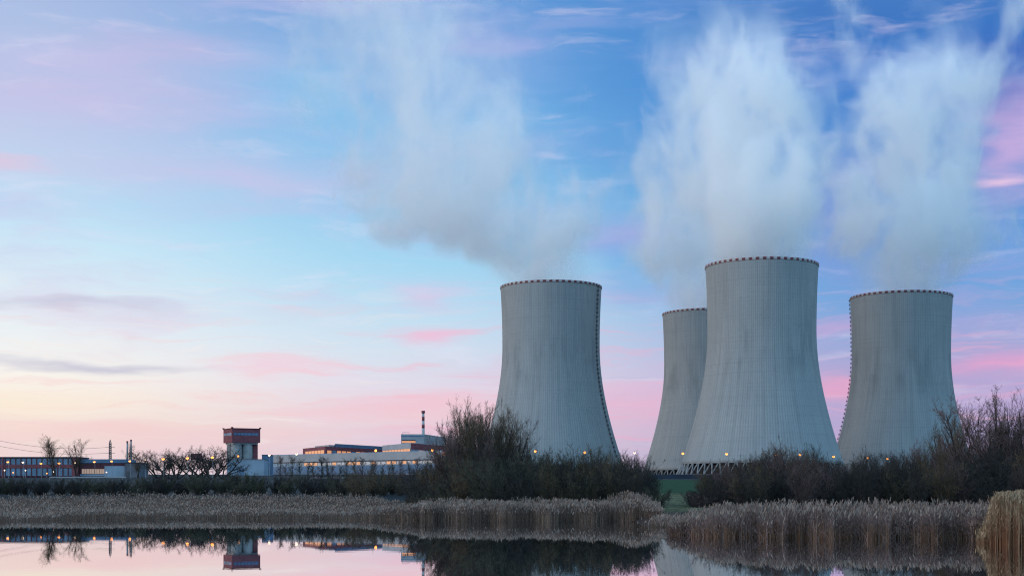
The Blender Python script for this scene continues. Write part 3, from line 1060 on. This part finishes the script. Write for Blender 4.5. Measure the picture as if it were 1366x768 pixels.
def reed_bed(name, X, Y, H, mats, seed, wmul=1.0, lean=0.12, leaf_from=0.35, nleaf=3, head=0.6, broken=0.05, windx=0.0, front=None):
    rg = np.random.default_rng(seed)
    N = len(X)
    vs, qs, ms = [], [], []
    off = 0

    def put(V_, Q, mi):
        nonlocal off
        vs.append(V_)
        qs.append(Q + off)
        ms.append(np.full(len(Q), mi) if np.isscalar(mi) else mi)
        off += len(V_)

    def hdir(n):
        a_ = rg.uniform(-0.9, 0.9, n)
        return np.stack([np.cos(a_), np.sin(a_), np.zeros(n)], -1)

    base = np.stack([X, Y, np.full(N, -0.12)], -1)
    base[:, 2] = np.maximum(-0.12, ground_z(X, Y) - 0.05)
    ln = rg.normal(0, lean, (N, 2)) + np.array([windx, 0])
    br = rg.random(N) < broken
    if front is not None:
        br |= front & (rg.random(N) < 0.30)
    ln[br] = rg.normal(0, 0.9, (br.sum(), 2))
    Hh = H.copy()
    Hh[br] *= rg.uniform(0.35, 0.8, br.sum())
    tip = base + np.stack([ln[:, 0] * Hh, ln[:, 1] * Hh, Hh], -1)
    bend = np.stack([-ln[:, 0] * 0.4 * Hh, -ln[:, 1] * 0.4 * Hh, 0 * Hh], -1)
    V_, Q = strips(base, tip, bend, rg.uniform(0.010, 0.018, N) * wmul, hdir(N), 3, 0.5)
    # the lower part of a stalk keeps its brown sheath, the upper part is bleached
    ps = (rg.random(N) < 0.16) | (br & (rg.random(N) < 0.5))
    put(V_, Q, np.concatenate([np.where(ps, 2, 1), np.where(ps, 2, 1), np.zeros(N, int)]))

    def on_stem(u):
        u = u[:, None]
        return base * (1 - u) + tip * u + bend * (u * (1 - u) * 2)

    for _ in range(nleaf):
        u = rg.uniform(leaf_from, 0.97, N)
        p = on_stem(u)
        a_ = rg.uniform(0, 2 * math.pi, N)
        ll = rg.uniform(0.25, 0.60, N) * np.clip(Hh, 0.6, 2.2) / 2.0
        dr = rg.uniform(-0.55, 0.95, N)
        tp = p + np.stack([np.cos(a_) * ll * 0.8 + windx * ll, np.sin(a_) * ll * 0.8, dr * ll], -1) * rg.uniform(0.6, 1.1, (N, 1))
        bd = np.stack([0 * ll, 0 * ll, ll * 0.35], -1)
        V_, Q = strips(p, tp, bd, rg.uniform(0.008, 0.022, N) * wmul, hdir(N), 2, 0.15)
        pick = np.tile(np.array([0, 0, 2, 4, 4])[rg.integers(0, 5, N)], 2)
        put(V_, Q, pick)
    k = np.where((rg.random(N) < head) & ~br)[0]
    if len(k):
        p = tip[k]
        hl = rg.uniform(0.10, 0.24, len(k))
        a_ = rg.uniform(-0.5, 0.5, len(k))
        tp = p + np.stack([a_ * 1.3 * hl, a_ * hl, hl], -1)
        bd = np.stack([0 * hl, 0 * hl, 0.25 * hl], -1)
        for _ in range(2):
            V_, Q = strips(p, tp, bd, rg.uniform(0.03, 0.06, len(k)) * wmul, hdir(len(k)), 2, 0.5)
            put(V_, Q, 3)
    me = mesh_np(name, np.concatenate(vs), np.concatenate(qs), mats, np.concatenate(ms))
    return me


def scatter(n, pxa, pxb, d_front, depth, seed, edge=None):
    """points in a bed whose water edge lies at d_front(column)"""
    rg = np.random.default_rng(seed)
    px = rg.uniform(pxa, pxb, n)
    f = rg.random(n) ** 1.3
    d = d_front(px) + f * depth(px) + rg.normal(0, 0.35, n)
    # tufts: pull towards clump centres
    x = (px - 683) * d / F
    cx = np.round(x / 0.9 + rg.normal(0, 0.12, n)) * 0.9
    x = x + (cx - x) * rg.uniform(0, 0.45, n)
    return x, d, px, f


RM = [M['reed_leaf'], M['reed_stem'], M['reed_pale'], M['reed_head'], M['reed_dark']]
RR = [M['rust_leaf'], M['rust_stem'], M['rust_pale'], M['reed_head'], M['reed_dark']]
rg = np.random.default_rng(5)


def wave(x, y):
    return 0.10 * np.sin(x * 0.9 + y * 0.3) + 0.08 * np.sin(x * 2.3 - y * 0.7 + 1.0) + 0.06 * np.sin(x * 5.1 + 2.0)


# far bed on the left
x, y, px, f = scatter(42000, -40, 578, lambda p: np.interp(p, [-40, 60, 100, 300, 480, 545, 578], [108, 112, 119, 120, 119, 114, 113]),
                      lambda p: np.interp(p, [-40, 480, 578], [70, 68, 22]), 21)
h = np.interp(y, [108, 119, 135, 160, 182], [0.45, 0.62, 0.85, 1.5, 2.05])
h = np.maximum(h, np.interp(px, [360, 560], [0.0, 1.22]))
h = (h + 0.7 * wave(x * 0.5, y)) * (1.08 - 0.55 * rg.random(len(x)) ** 1.5)
o = link('reed_bed', reed_bed('reed_bed', x, y, np.maximum(h, 0.15), RM, 31, 1.8, 0.09, 0.10, 4, 0.25))
tag(o, 'grey-brown reed bed along the far left shore below the low hedge', 'reeds', None, 'stuff')
# middle bed under the central thicket, thinning out towards the gap
x, y, px, f = scatter(20000, 560, 884, lambda p: np.interp(p, [560, 620, 850, 884], [113, 112, 108, 100]) + 1.5 * np.sin(p * 0.11),
                      lambda p: np.interp(p, [560, 850, 884], [15, 14, 5]), 22)
h = (1.24 + 0.30 * f + 0.9 * wave(x, y)) * (1.12 - 0.6 * rg.random(len(x)) ** 1.2) * np.interp(px + rg.normal(0, 4, len(px)), [560, 850, 884], [1, 1, 0.45])
q2 = rg.normal(888, 11, 900)
d2 = rg.uniform(89, 94, 900)
x, y = np.concatenate([x, (q2 - 683) * d2 / F]), np.concatenate([y, d2])
h = np.concatenate([h, rg.uniform(0.15, 0.7, 900)])
o = link('reed_bed', reed_bed('reed_bed', x, y, h, RM, 32, 1.35, 0.08, 0.05, 4, 0.34))
tag(o, 'mauve-grey reed bed with pale seed heads below the central thicket', 'reeds', None, 'stuff')
# near bed on the right
x, y, px, f = scatter(32000, 893, 1420, lambda p: np.interp(p, [893, 930, 1050, 1110, 1200, 1420], [74, 69, 66, 65, 65, 64]) + 0.8 * np.sin(p * 0.09) + 0.5 * np.sin(p * 0.27),
                      lambda p: np.interp(p, [893, 905, 960, 1420], [2, 7, 15, 17]), 23)
h = (1.16 + 0.42 * np.sqrt(f) + wave(x * 1.6, y) * 0.8) * (1.08 - 0.5 * rg.random(len(x)) ** 1.4) * np.interp(px + rg.normal(0, 5, len(px)), [893, 915, 965, 1000], [0.42, 0.62, 0.95, 1.0])
o = link('reed_bed', reed_bed('reed_bed', x, y, h, RR, 33, 1.05, 0.11, 0.36, 5, 0.22, 0.10, 0.0, f < 0.05))
tag(o, 'tall brown reed bed at the near right shore, bent stalks at its dark foot', 'reeds', None, 'stuff')
# golden clump at the right edge
x, y, px, f = scatter(11000, 1306, 1450, lambda p: np.interp(p, [1306, 1330, 1345, 1450], [60, 58, 57, 56.5]) + 0.4 * np.sin(p * 0.35), lambda p: np.full_like(p, 5.0), 24)
h = np.interp(px + rg.normal(0, 3, len(px)), [1308, 1318, 1323, 1332, 1400], [0.35, 0.60, 1.2, 1.95, 2.12]) * (1.06 - 0.5 * rg.random(len(x)) ** 1.6)
o = link('golden_reeds', reed_bed('golden_reeds', x, y, h, [M['gold_leaf'], M['gold_stem'], M['gold_pale'], M['gold_pale'], M['gold_stem']], 34, 0.9, 0.04, 0.30, 4, 0.55, 0.04, 0.0))
tag(o, 'golden straw reed clump at the right edge of the pond', 'reeds', None, 'stuff')


# ------------------------------------------------------------------ buildings on the left
def P2(px, d, ox=0.0, oy=0.0):
    return (WX(px, d) - ox, d - oy)


# two-storey office building with red frames
d = 600.0
k = d / F
zb = gz(WX(50, d), d)
ox = WX(-14, d)
b = thing('office_building', (ox, d, zb), 'long two-storey building with dark red frames and blue windows at far left', 'building')
wid = (105 - -14) * k
zt = WZ(609, d) - zb
MB().box(0, wid, 0.25, 14, -1, zt - 0.5).build('wall', M['dark_red'], b)
MB().box(-0.3, wid + 0.3, -0.3, 14.3, zt - 0.5, zt).build('roof', M['navy_clad'], b)
fr = MB()
ncol = 17
for i in range(ncol + 1):
    xx = i * wid / ncol
    fr.box(max(0, xx - 0.22), min(wid, xx + 0.22), -0.15, 0.25, 0, zt - 0.5)
fr.build('facade_frame', M['dark_red'], b)
MB().box(0, wid, -0.25, 0.22, zt * 0.46, zt * 0.62).build('band', M['red_clad'], b)
for i in range(ncol):
    x0, x1 = i * wid / ncol + 0.24, (i + 1) * wid / ncol - 0.24
    MB().box(x0, x1, 0.0, 0.24, zt * 0.63, zt * 0.92).build('window', M['glass'], b)
    MB().box(x0, x1, 0.0, 0.24, zt * 0.08, zt * 0.45).build('window', M['glass'], b)
MB().box(wid * 0.14, wid * 0.16, -0.45, 0.1, 0, zt).build('red_pier', M['red_clad'], b)
MB().box(wid * 0.925, wid * 1.0, -0.40, 0.1, 0, zt - 0.6).build('stair_panel', M['red_clad'], b)
# low workshop next to it
ox = WX(105.6, d)
b = thing('workshop', (ox, d + 1, zb), 'low dark workshop with a blue parapet and a row of pale lit windows', 'building')
wid = (167 - 105.6) * k
zt = WZ(612, d) - zb
MB().box(0, wid, 0.25, 16, -1, zt - 1.6).build('wall', M['dark_red'], b)
MB().box(-0.1, wid + 0.1, -0.1, 16, zt - 1.6, zt).build('parapet', M['blue_clad'], b)
for i in range(9):
    x0 = (2.5 + i * 3.4) * k
    MB().box(x0, x0 + 2.8 * k, 0.1, 0.28, 1.6, 3.6).build('window', M['lit_pink'], b)
MB().box(33 * k, 60 * k, -0.1, 0.25, 0.3, zt - 2.9).build('door_panel', M['pale_blue'], b)
MB().box(0, 33 * k, 0.0, 0.25, 0.6, 1.4).build('sill_band', M['pale_blue'], b)
ox = WX(167.6, d)
b = thing('annex', (ox, d - 1, zb), 'plain grey block at the right end of the low workshop', 'building')
wid = (186 - 167.6) * k
zt = WZ(617.4, d) - zb
MB().box(0, wid, 0, 16, -1, zt).build('wall', M['grey_plain'], b)
MB().box(-0.15, wid + 0.15, -0.15, 16.15, zt, zt + 0.35).build('roof', M['navy_clad'], b)
MB().box(wid * 0.1, wid * 0.35, -0.06, 0.1, 0, 2.6).build('door', M['dark_metal'], b)

# lattice mast, two thin chimneys, cables
d = 900.0
x = WX(147, d)
zg = gz(x, d)
t = thing('lattice_mast', (x, d, zg), 'thin lattice mast rising behind the low workshop', 'mast')
hm = WZ(586, d) - zg
leg = MB()
for sx in (-1, 1):
    for sy in (-1, 1):
        leg.tube([(sx * 0.75, sy * 0.75, 0), (sx * 0.55, sy * 0.55, hm * 0.9), (0, 0, hm)], 0.16, 5)
leg.build('mast_frame', M['dark_metal'], t)
br = MB()
nb = 16
for i in range(nb):
    z0, z1 = hm * 0.9 * i / nb, hm * 0.9 * (i + 1) / nb
    for sy in (-1, 1):
        br.tube([(-0.7, sy * 0.7, z0), (0.65, sy * 0.65, z1)], 0.10, 4)
        br.tube([(0.7, sy * 0.7, z0), (-0.65, sy * 0.65, z1)], 0.10, 4)
br.build('bracing', M['dark_metal'], t)
am = MB()
for zf in (0.62, 0.78):
    am.tube([(-3.0, 0, hm * zf), (3.0, 0, hm * zf)], 0.13, 5)
am.build('crossarm', M['dark_metal'], t)
for px, top, lab in ((169.8, 588, 'left one of two thin chimneys behind a bare tree'), (174.8, 586, 'right one of two thin chimneys behind a bare tree')):
    x = WX(px, d)
    zg = gz(x, d)
    hm2 = WZ(top, d) - zg
    t = thing('chimney', (x, d, zg), lab, 'chimney', 'pair of thin chimneys')
    MB().tube([(0, 0, 0), (0, 0, hm2 - 1)], [0.62, 0.48], 10).build('flue', M['metal'], t, True)
    MB().tube([(0, 0, hm2 - 1), (0, 0, hm2)], 0.62, 10).build('cap', M['red_clad'], t)
for zf, px_end, py_end, lab in ((0.62, -30, 588, 'lower overhead cable running left from the lattice mast'),
                                (0.78, -30, 581, 'upper overhead cable running left from the lattice mast')):
    a_ = Vector((WX(147, d) - 3, d, gz(WX(147, d), d) + hm * zf))
    e_ = Vector((WX(px_end, 820), 820, WZ(py_end, 820)))
    pts = []
    for i in range(25):
        f = i / 24
        p = a_.lerp(e_, f)
        p.z -= 4 * f * (1 - f) * 3.2
        pts.append(p)
    tag(MB().tube(pts, 0.085, 5).build('power_cable', M['dark_metal']), lab, 'cable', 'overhead cables left of the mast')

# raised dark red board
d = 640.0
x = WX(262, d)
zg = gz(x, d)
t = thing('signboard', (x, d, zg), 'raised dark red signboard behind the bare willows', 'signboard')
z0, z1 = WZ(613, d) - zg, WZ(605, d) - zg
MB().box(-2.35, 2.35, -0.6, 0.6, z0, z1).build('board', M['red_clad'], t)
MB().box(-2.5, 2.5, -0.7, 0.7, z1, z1 + 0.12).build('top_rail', M['dark_metal'], t)
for sx in (-1.5, 1.5):
    MB().tube([(sx, 0, 0), (sx, 0, z0)], 0.12, 6).build('post', M['dark_metal'], t)

# silo building: red head house on concrete silos
d = 800.0
k = d / F
px0 = 322.5
x = WX(px0, d)
zg = gz(x, d)
yaw = R(-28.5)
t = thing('silo_building', (x, d, zg), 'tall building with a red head house standing on round concrete silos', 'building', rz=R(28.5))
sd = 38.4 * k / 2
zA, zB = WZ(590.5, d) - zg, WZ(572.5, d) - zg
sq = lambda r: [(-r, -r), (r, -r), (r, r), (-r, r)]
hd = MB().prism(sq(sd), zA, zB).build('head_house', M['red_clad'], t)
ed = [(-sd, sd), (-sd, -sd), (sd, -sd)]
for (a_, b_), n_ in (((ed[0], ed[1]), 5), ((ed[1], ed[2]), 7)):
    for i in range(n_):
        f0, f1 = 0.06 + 0.88 * i / n_, 0.06 + 0.88 * (i + 0.86) / n_
        MB().strip(a_, b_, f0, f1, zA + (zB - zA) * 0.52, zA + (zB - zA) * 0.70, 0.08).build('window', M['pale_blue' if a_ is ed[0] else 'blue_clad'], hd)
pm = MB()
for a_, b_ in zip(sq(sd + 0.15), sq(sd + 0.15)[1:] + sq(sd + 0.15)[:1]):
    pm.strip(a_, b_, 0.0, 1.0, zB, zB + 0.35, 0.1, inset=0.3)
for cx, cy in sq(sd):
    pm.box(cx - 0.5, cx + 0.5, cy - 0.5, cy + 0.5, zB + 0.35, zB + 0.9)
pm.build('parapet', M['dark_red'], t)
MB().prism(sq(sd - 1.0), zA - 0.9, zA).build('slab', M['white_clad'], t)
sr = sd * 0.36
for cx, cy in ((-sd * 0.54, -sd * 0.54), (sd * 0.22, -sd * 0.54), (-sd * 0.54, sd * 0.50)):
    MB().tube([(cx, cy, 0), (cx, cy, zA - 0.9)], sr, 28).build('silo', M['grey_conc'], t, True)
MB().box(sd * 0.62, sd * 0.95, -sd * 0.62, sd * 0.9, 0, zA - 0.9).build('stair_tower', M['red_clad'], t)
MB().box(-sd * 0.3, sd * 0.5, -sd * 0.1, sd * 0.5, 0, zA - 0.9).build('core', M['navy_clad'], t)

d = 770.0
k = d / F
ox = WX(303, d)
zg = gz(ox, d)
b = thing('loading_shed', (ox, d, zg), 'pale blue shed at the foot of the silo building', 'building')
MB().box(0, 49 * k, 0, 14, -1, WZ(612.6, d) - zg).build('wall', M['pale_blue'], b)
MB().box(-0.2, 49.5 * k, -0.2, 14.2, WZ(612.6, d) - zg, WZ(612.0, d) - zg).build('roof', M['grey_plain'], b)
MB().box(13 * k, 22 * k, -0.12, 0.1, 0, 4.4).build('gate', M['blue_clad'], b)
MB().box(4 * k, 9 * k, -0.12, 0.1, 3.0, 5.0).build('window', M['glass'], b)
d = 790.0
ox = WX(346, d)
b = thing('tank_house', (ox, d + 8, gz(ox, d)), 'dark blue box building just right of the silo building', 'building')
zg = gz(ox, d)
MB().box(0, 5.0, 0, 8, -1, WZ(606, d) - zg).build('wall', M['blue_clad'], b)
MB().box(-0.15, 5.15, -0.15, 8.15, WZ(606, d) - zg, WZ(605.4, d) - zg).build('roof', M['navy_clad'], b)

# turbine hall and reactor buildings
def block(name, label, px_a, d_a, px_b, d_b, px_c, d_c, py_top_a, base_d=None):
    """building with a left face c->a and a right face a->b (a is the near corner); top given at the near corner"""
    a_, b_, c_ = Vector(P2(px_a, d_a)), Vector(P2(px_b, d_b)), Vector(P2(px_c, d_c))
    dd = b_ + c_ - a_
    zg_ = gz(a_.x, a_.y)
    t_ = thing(name, (a_.x, a_.y, zg_), label, 'building')
    o_ = a_.copy()
    pts = [v_ - o_ for v_ in (a_, b_, dd, c_)]
    return t_, pts, WZ(py_top_a, d_a) - zg_, zg_


t, p, zt, zg = block('turbine_hall', 'long low white hall in front of the red plant buildings', 357, 1040, 590, 930, 352, 1140, 607)
MB().prism(p, -2, zt - 0.4).build('wall', M['white_clad'], t)
MB().prism([v_ * 1.002 for v_ in p], zt - 0.4, zt + 0.2).build('roof', M['pale_blue'], t)
zl = WZ(619, 1000) - zg
MB().strip(p[0], p[1], 0.0, 0.99, zl + 1.6, zl + 2.1, 0.5).build('canopy', M['navy_clad'], t)
for i in range(26):
    f0 = 0.23 + i * 0.028
    lit = i in (0, 1, 2, 6, 9, 10, 11, 14, 17, 18, 20, 22)
    MB().strip(p[0], p[1], f0, f0 + 0.021, zl - 0.6, zl + 1.2, 0.12).build('window', M['lit_orange' if lit else 'glass'], t)
MB().strip(p[0], p[1], 0.0, 0.99, -1, zl - 1.2, 0.2).build('plinth', M['blue_clad'], t)
MB().strip(p[0], p[1], 0.02, 0.20, zl - 1.0, zl + 1.2, 0.14).build('panel', M['pale_blue'], t)

t, p, zt, zg = block('machine_house', 'red plant building with an orange lit window row and a blue upper roof', 434, 1070, 512, 1150, 404, 1120, 595)
MB().prism(p, -2, zt).build('wall', M['red_clad'], t)
ir = p[0] * 0.9 + p[2] * 0.1
up = [p[0].lerp(p[1], 0.12) * 0.92 + p[2] * 0.08, p[1] * 0.97 + p[2] * 0.03, p[2] * 0.97, p[3] * 0.5 + p[2] * 0.5]
MB().prism(up, zt, WZ(591.5, 1090) - zg).build('upper_roof', M['blue_clad'], t)
MB().prism([p[3].lerp(p[0], .3) * .9 + p[2] * .1, p[0] * .9 + p[2] * .1, p[0].lerp(p[1], .1) * .9 + p[2] * .1, p[2] * 0.5], zt, zt + 1.6).build('roof_plant', M['white_clad'], t)
z0 = WZ(604.5, 1070) - zg
for i in range(6):
    MB().strip(p[3], p[0], 0.12 + i * 0.14, 0.24 + i * 0.14, z0, z0 + 2.7, 0.12).build('window', M['lit_orange'], t)
for i in range(12):
    MB().strip(p[0], p[1], 0.03 + i * 0.08, 0.095 + i * 0.08, z0, z0 + 2.4, 0.12).build('window', M['lit_orange' if i in (0, 2, 3, 4, 6, 7, 8) else 'glass'], t)

t, p, zt, zg = block('reactor_hall', 'white and red plant building under the striped stack with a glowing window band', 548, 990, 605, 1060, 510, 1040, 590.5)
MB().prism(p, -2, zt).build('wall', M['white_clad'], t)
MB().strip(p[0], p[1], 0.0, 1.0, zt - 4.4, zt - 0.1, 0.1).build('red_panel', M['red_clad'], t)
MB().strip(p[3], p[0], 0.0, 1.0, zt - 6.6, zt - 3.7, 0.10).build('sill_band', M['grey_plain'], t)
for i in range(9):
    MB().strip(p[3], p[0], 0.02 + i * 0.108, 0.115 + i * 0.108, zt - 6.3, zt - 3.9, 0.2).build('window', M['lit_orange'], t)
for i in range(6):
    MB().strip(p[0], p[1], 0.03 + i * 0.16, 0.15 + i * 0.16, zt - 7.2, zt - 4.8, 0.2).build('window', M['lit_orange' if i % 3 else 'glass'], t)
ua = [p[3].lerp(p[0], 0.62), p[0].lerp(p[1], 0.30), p[1] * 0.8 + p[2] * 0.2, p[2] * 0.9]
ua = [q_ * 0.95 + p[2] * 0.05 for q_ in ua]
z1, z2 = WZ(577.5, 1000) - zg, WZ(588.5, 1000) - zg
ub = MB().prism(ua, zt, z1).build('upper_block', M['white_clad'], t)
MB().strip(ua[0], ua[1], 0.03, 0.62, zt + 1.0, zt + 2.4, 0.12).build('window', M['lit_orange'], ub)
MB().strip(ua[0], ua[1], 0.03, 0.62, zt + 2.5, zt + 3.1, 0.4).build('canopy', M['navy_clad'], ub)
MB().strip(ua[0], ua[1], 0.0, 1.0, z1 - 1.6, z1 - 1.2, 0.3).build('cornice', M['blue_clad'], ub)
MB().tube([(ua[0].x + 1, ua[0].y + 1, z1), (ua[0].x + 1, ua[0].y + 1, z1 + 1.2), (ua[0].x + 6, ua[0].y + 3, z1 + 1.2)], 0.15, 5).build('railing', M['metal'], ub)
d = 1010.0
x = WX(563.5, d)
zg = gz(x, d)
t = thing('vent_stack', (x, d + 9, zg), 'slim red and white striped stack on the plant building', 'stack')
zs0, zs1 = WZ(580, d) - zg, WZ(546.5, d) - zg
MB().tube([(0, 0, 0), (0, 0, zs1)], [1.5, 0.85], 14).build('flue', M['white_paint'], t, True)
for f0, f1 in ((0.90, 1.0), (0.60, 0.76), (0.30, 0.45)):
    za, zc = zs0 + (zs1 - zs0) * f0, zs0 + (zs1 - zs0) * f1
    rr_ = 1.5 - 0.65 * za / zs1 + 0.05
    MB().tube([(0, 0, za), (0, 0, zc)], rr_ + (0.35 if f1 == 1.0 else 0), 14).build('stripe', M['red_clad'], t, True)

# ------------------------------------------------------------------ guard rails, perimeter fence
def rail(px0, px1, d_, label):
    x0, x1 = WX(px0, d_), WX(px1, d_)
    z_ = gz((x0 + x1) / 2, d_)
    t_ = thing('guard_rail', (x0, d_, z_), label, 'guard rail', 'guard rails along the far road')
    MB().box(0, x1 - x0, -0.06, 0.06, 0.55, 0.95).build('rail', M['white_clad'], t_)
    n_ = int((x1 - x0) / 4) + 1
    for i in range(n_):
        xx = min(x1 - x0 - 0.1, i * 4.0)
        MB().box(xx - 0.07, xx + 0.07, 0.065, 0.2, -0.2, 0.9).build('post', M['metal'], t_)


rail(66, 168, 470, 'pale guard rail before the red framed building')
rail(414, 462, 470, 'pale guard rail below the white turbine hall')


def fence(px0, px1, d_, hgt, label):
    x0, x1 = WX(px0, d_), WX(px1, d_)
    z_ = gz((x0 + x1) / 2, d_)
    t_ = thing('fence', (x0, d_, z_), label, 'fence')
    ln_ = x1 - x0
    pan = MB()
    for i in range(7):
        pan.box(0, ln_, -0.02, 0.02, 0.2 + i * (hgt - 0.3) / 7, 0.2 + i * (hgt - 0.3) / 7 + 0.24)
    pan.build('slat_panel', M['navy_clad'], t_)
    n_ = 16
    for i in range(n_ + 1):
        xx = ln_ * i / n_
        MB().box(xx - 0.12, xx + 0.12, 0.025, 0.2, -0.2, hgt).build('post', M['dark_metal'], t_)


fence(850, 960, 480, 1.7, 'dark blue slatted fence beyond the lawn below the tower columns')

# ------------------------------------------------------------------ lamps
G = 'lit lamps along the perimeter road'


def lamp_proto(glowm, h, rb):
    t_ = thing('street_lamp', (0, 0, 0), 'x', 'street lamp', G)
    MB().tube([(0, 0, -0.3), (0, 0, h * 0.5), (0, 0, h + 0.25), (0, -0.8, h + 0.55)], [0.11, 0.09, 0.06, 0.05], 6).build('pole', M['metal'], t_)
    hd_ = MB().box(-0.24, 0.24, -1.5, -0.55, h + 0.42, h + 0.62).build('lamp_head', M['dark_metal'], t_)
    MB().ball((0, -1.0, h + 0.28), rb, 10, 6, sq=0.8).build('lamp_globe', glowm, hd_, True)
    return t_


lamps = [  # column, row, distance, kind, label
    (11.5, 616, 560, 'o', 'brightest orange lamp at the far left before the red pier of the office building'),
    (31.6, 616.4, 560, 'w', 'second lamp from the left edge, before the office windows'),
    (55.7, 618, 560, 'o', 'third lamp from the left edge, just left of the birch pair'),
    (79.7, 617.7, 560, 'o', 'orange lamp between the two slender birches'),
    (101, 617, 560, 'w', 'lamp at the trunk of the right-hand birch'),
    (126.6, 615.8, 560, 'o', 'lamp before the middle of the low workshop parapet'),
    (149.6, 615, 560, 'o', 'bright orange lamp below the lattice mast'),
    (173.9, 614.8, 560, 'o', 'orange lamp at the top left of the grey annex'),
    (194, 613.2, 560, 'w', 'whitish lamp against the sky just right of the grey annex'),
    (218.5, 612, 480, 'o', 'orange lamp in the leftmost bare willow'),
    (250.7, 610.8, 480, 'o', 'orange lamp at the left side of the red signboard'),
    (284, 609.8, 475, 'o', 'yellow lamp between the signboard and the silo building'),
    (318.2, 608.2, 700, 'o', 'orange lamp before the round concrete silos'),
    (359.7, 606.9, 720, 'w', 'whitish lamp at the left end of the white hall'),
    (396, 605.4, 720, 'w', 'whitish lamp just left of the red machine building'),
    (501.5, 600.7, 720, 'o', 'yellow lamp at the right end of the red machine building'),
    (577, 600.2, 720, 'o', 'orange lamp beside the plant building under the striped stack'),
    (714, 601.7, 720, 'o', 'orange lamp before the left half of the leftmost cooling tower'),
    (780, 603.4, 720, 'o', 'orange lamp before the right half of the leftmost cooling tower'),
    (846.5, 603.9, 720, 'w', 'pale lamp in the gap between the leftmost and rear cooling towers'),
    (910.6, 604.7, 720, 'o', 'bright lamp where the rear and largest cooling towers meet'),
    (968.8, 605.3, 720, 'o', 'orange lamp above the left columns of the largest cooling tower'),
    (1034.7, 606.5, 720, 'o', 'lamp before the middle of the largest tower, left one of two close together'),
    (1066.4, 606.5, 720, 'o', 'lamp before the middle of the largest tower, right one of two close together'),
    (1111.2, 608.8, 700, 'o', 'bright orange lamp at the right foot of the largest cooling tower'),
    (1157, 610.6, 680, 'o', 'lamp before the rightmost cooling tower, left one of a close pair'),
    (1183, 611.6, 680, 'o', 'lamp before the rightmost cooling tower, right one of a close pair'),
    (1268, 614.4, 640, 'o', 'orange lamp at the right foot of the rightmost cooling tower'),
    (1297, 615.5, 640, 'o', 'rightmost orange lamp, behind the forked bare tree')]
protos = {}
for px, py, d, kd, lab in lamps:
    x = WX(px, d)
    zg = gz(x, d)
    h = WZ(py, d) - zg - 0.28
    if kd not in protos:
        protos[kd] = lamp_proto(M['lamp_orange' if kd == 'o' else 'lamp_white'], 8.0, 0.54 if kd == 'o' else 0.48)
        t = protos[kd]
    else:
        t = copy_tree(protos[kd])
    t['label'] = lab
    s = (h + 0.28) / 8.28
    t.location = (x, d, zg)
    t.scale = (1.18, 1.18, s) if d >= 640 else (0.92, 0.92, s)
G2 = 'small low lights before the office building'
lowp = None
for px, py, kd, lab in [(6, 627, 'w', 'small white low light nearest the left edge'),
                        (17.5, 630, 'o', 'small orange low light under the brightest lamp at far left'),
                        (34, 627, 'w', 'small white low light below the second lamp from the left'),
                        (62.5, 631, 'o', 'small orange low light left of the birch trunk'),
                        (71, 629, 'w', 'small white low light at the left birch trunk'),
                        (142, 629.5, 'w', 'small white low light before the pale blue workshop door')]:
    d = 565.0
    x = WX(px, d)
    zg = gz(x, d)
    h = max(0.6, WZ(py, d) - zg)
    t = thing('path_light', (x, d, zg), lab, 'light', G2)
    MB().tube([(0, 0, -0.2), (0, 0, h - 0.25)], 0.09, 6).build('post', M['metal'], t)
    MB().ball((0, 0, h), 0.24, 10, 6).build('lamp_globe', M['lamp_orange' if kd == 'o' else 'lamp_white'], t, True)
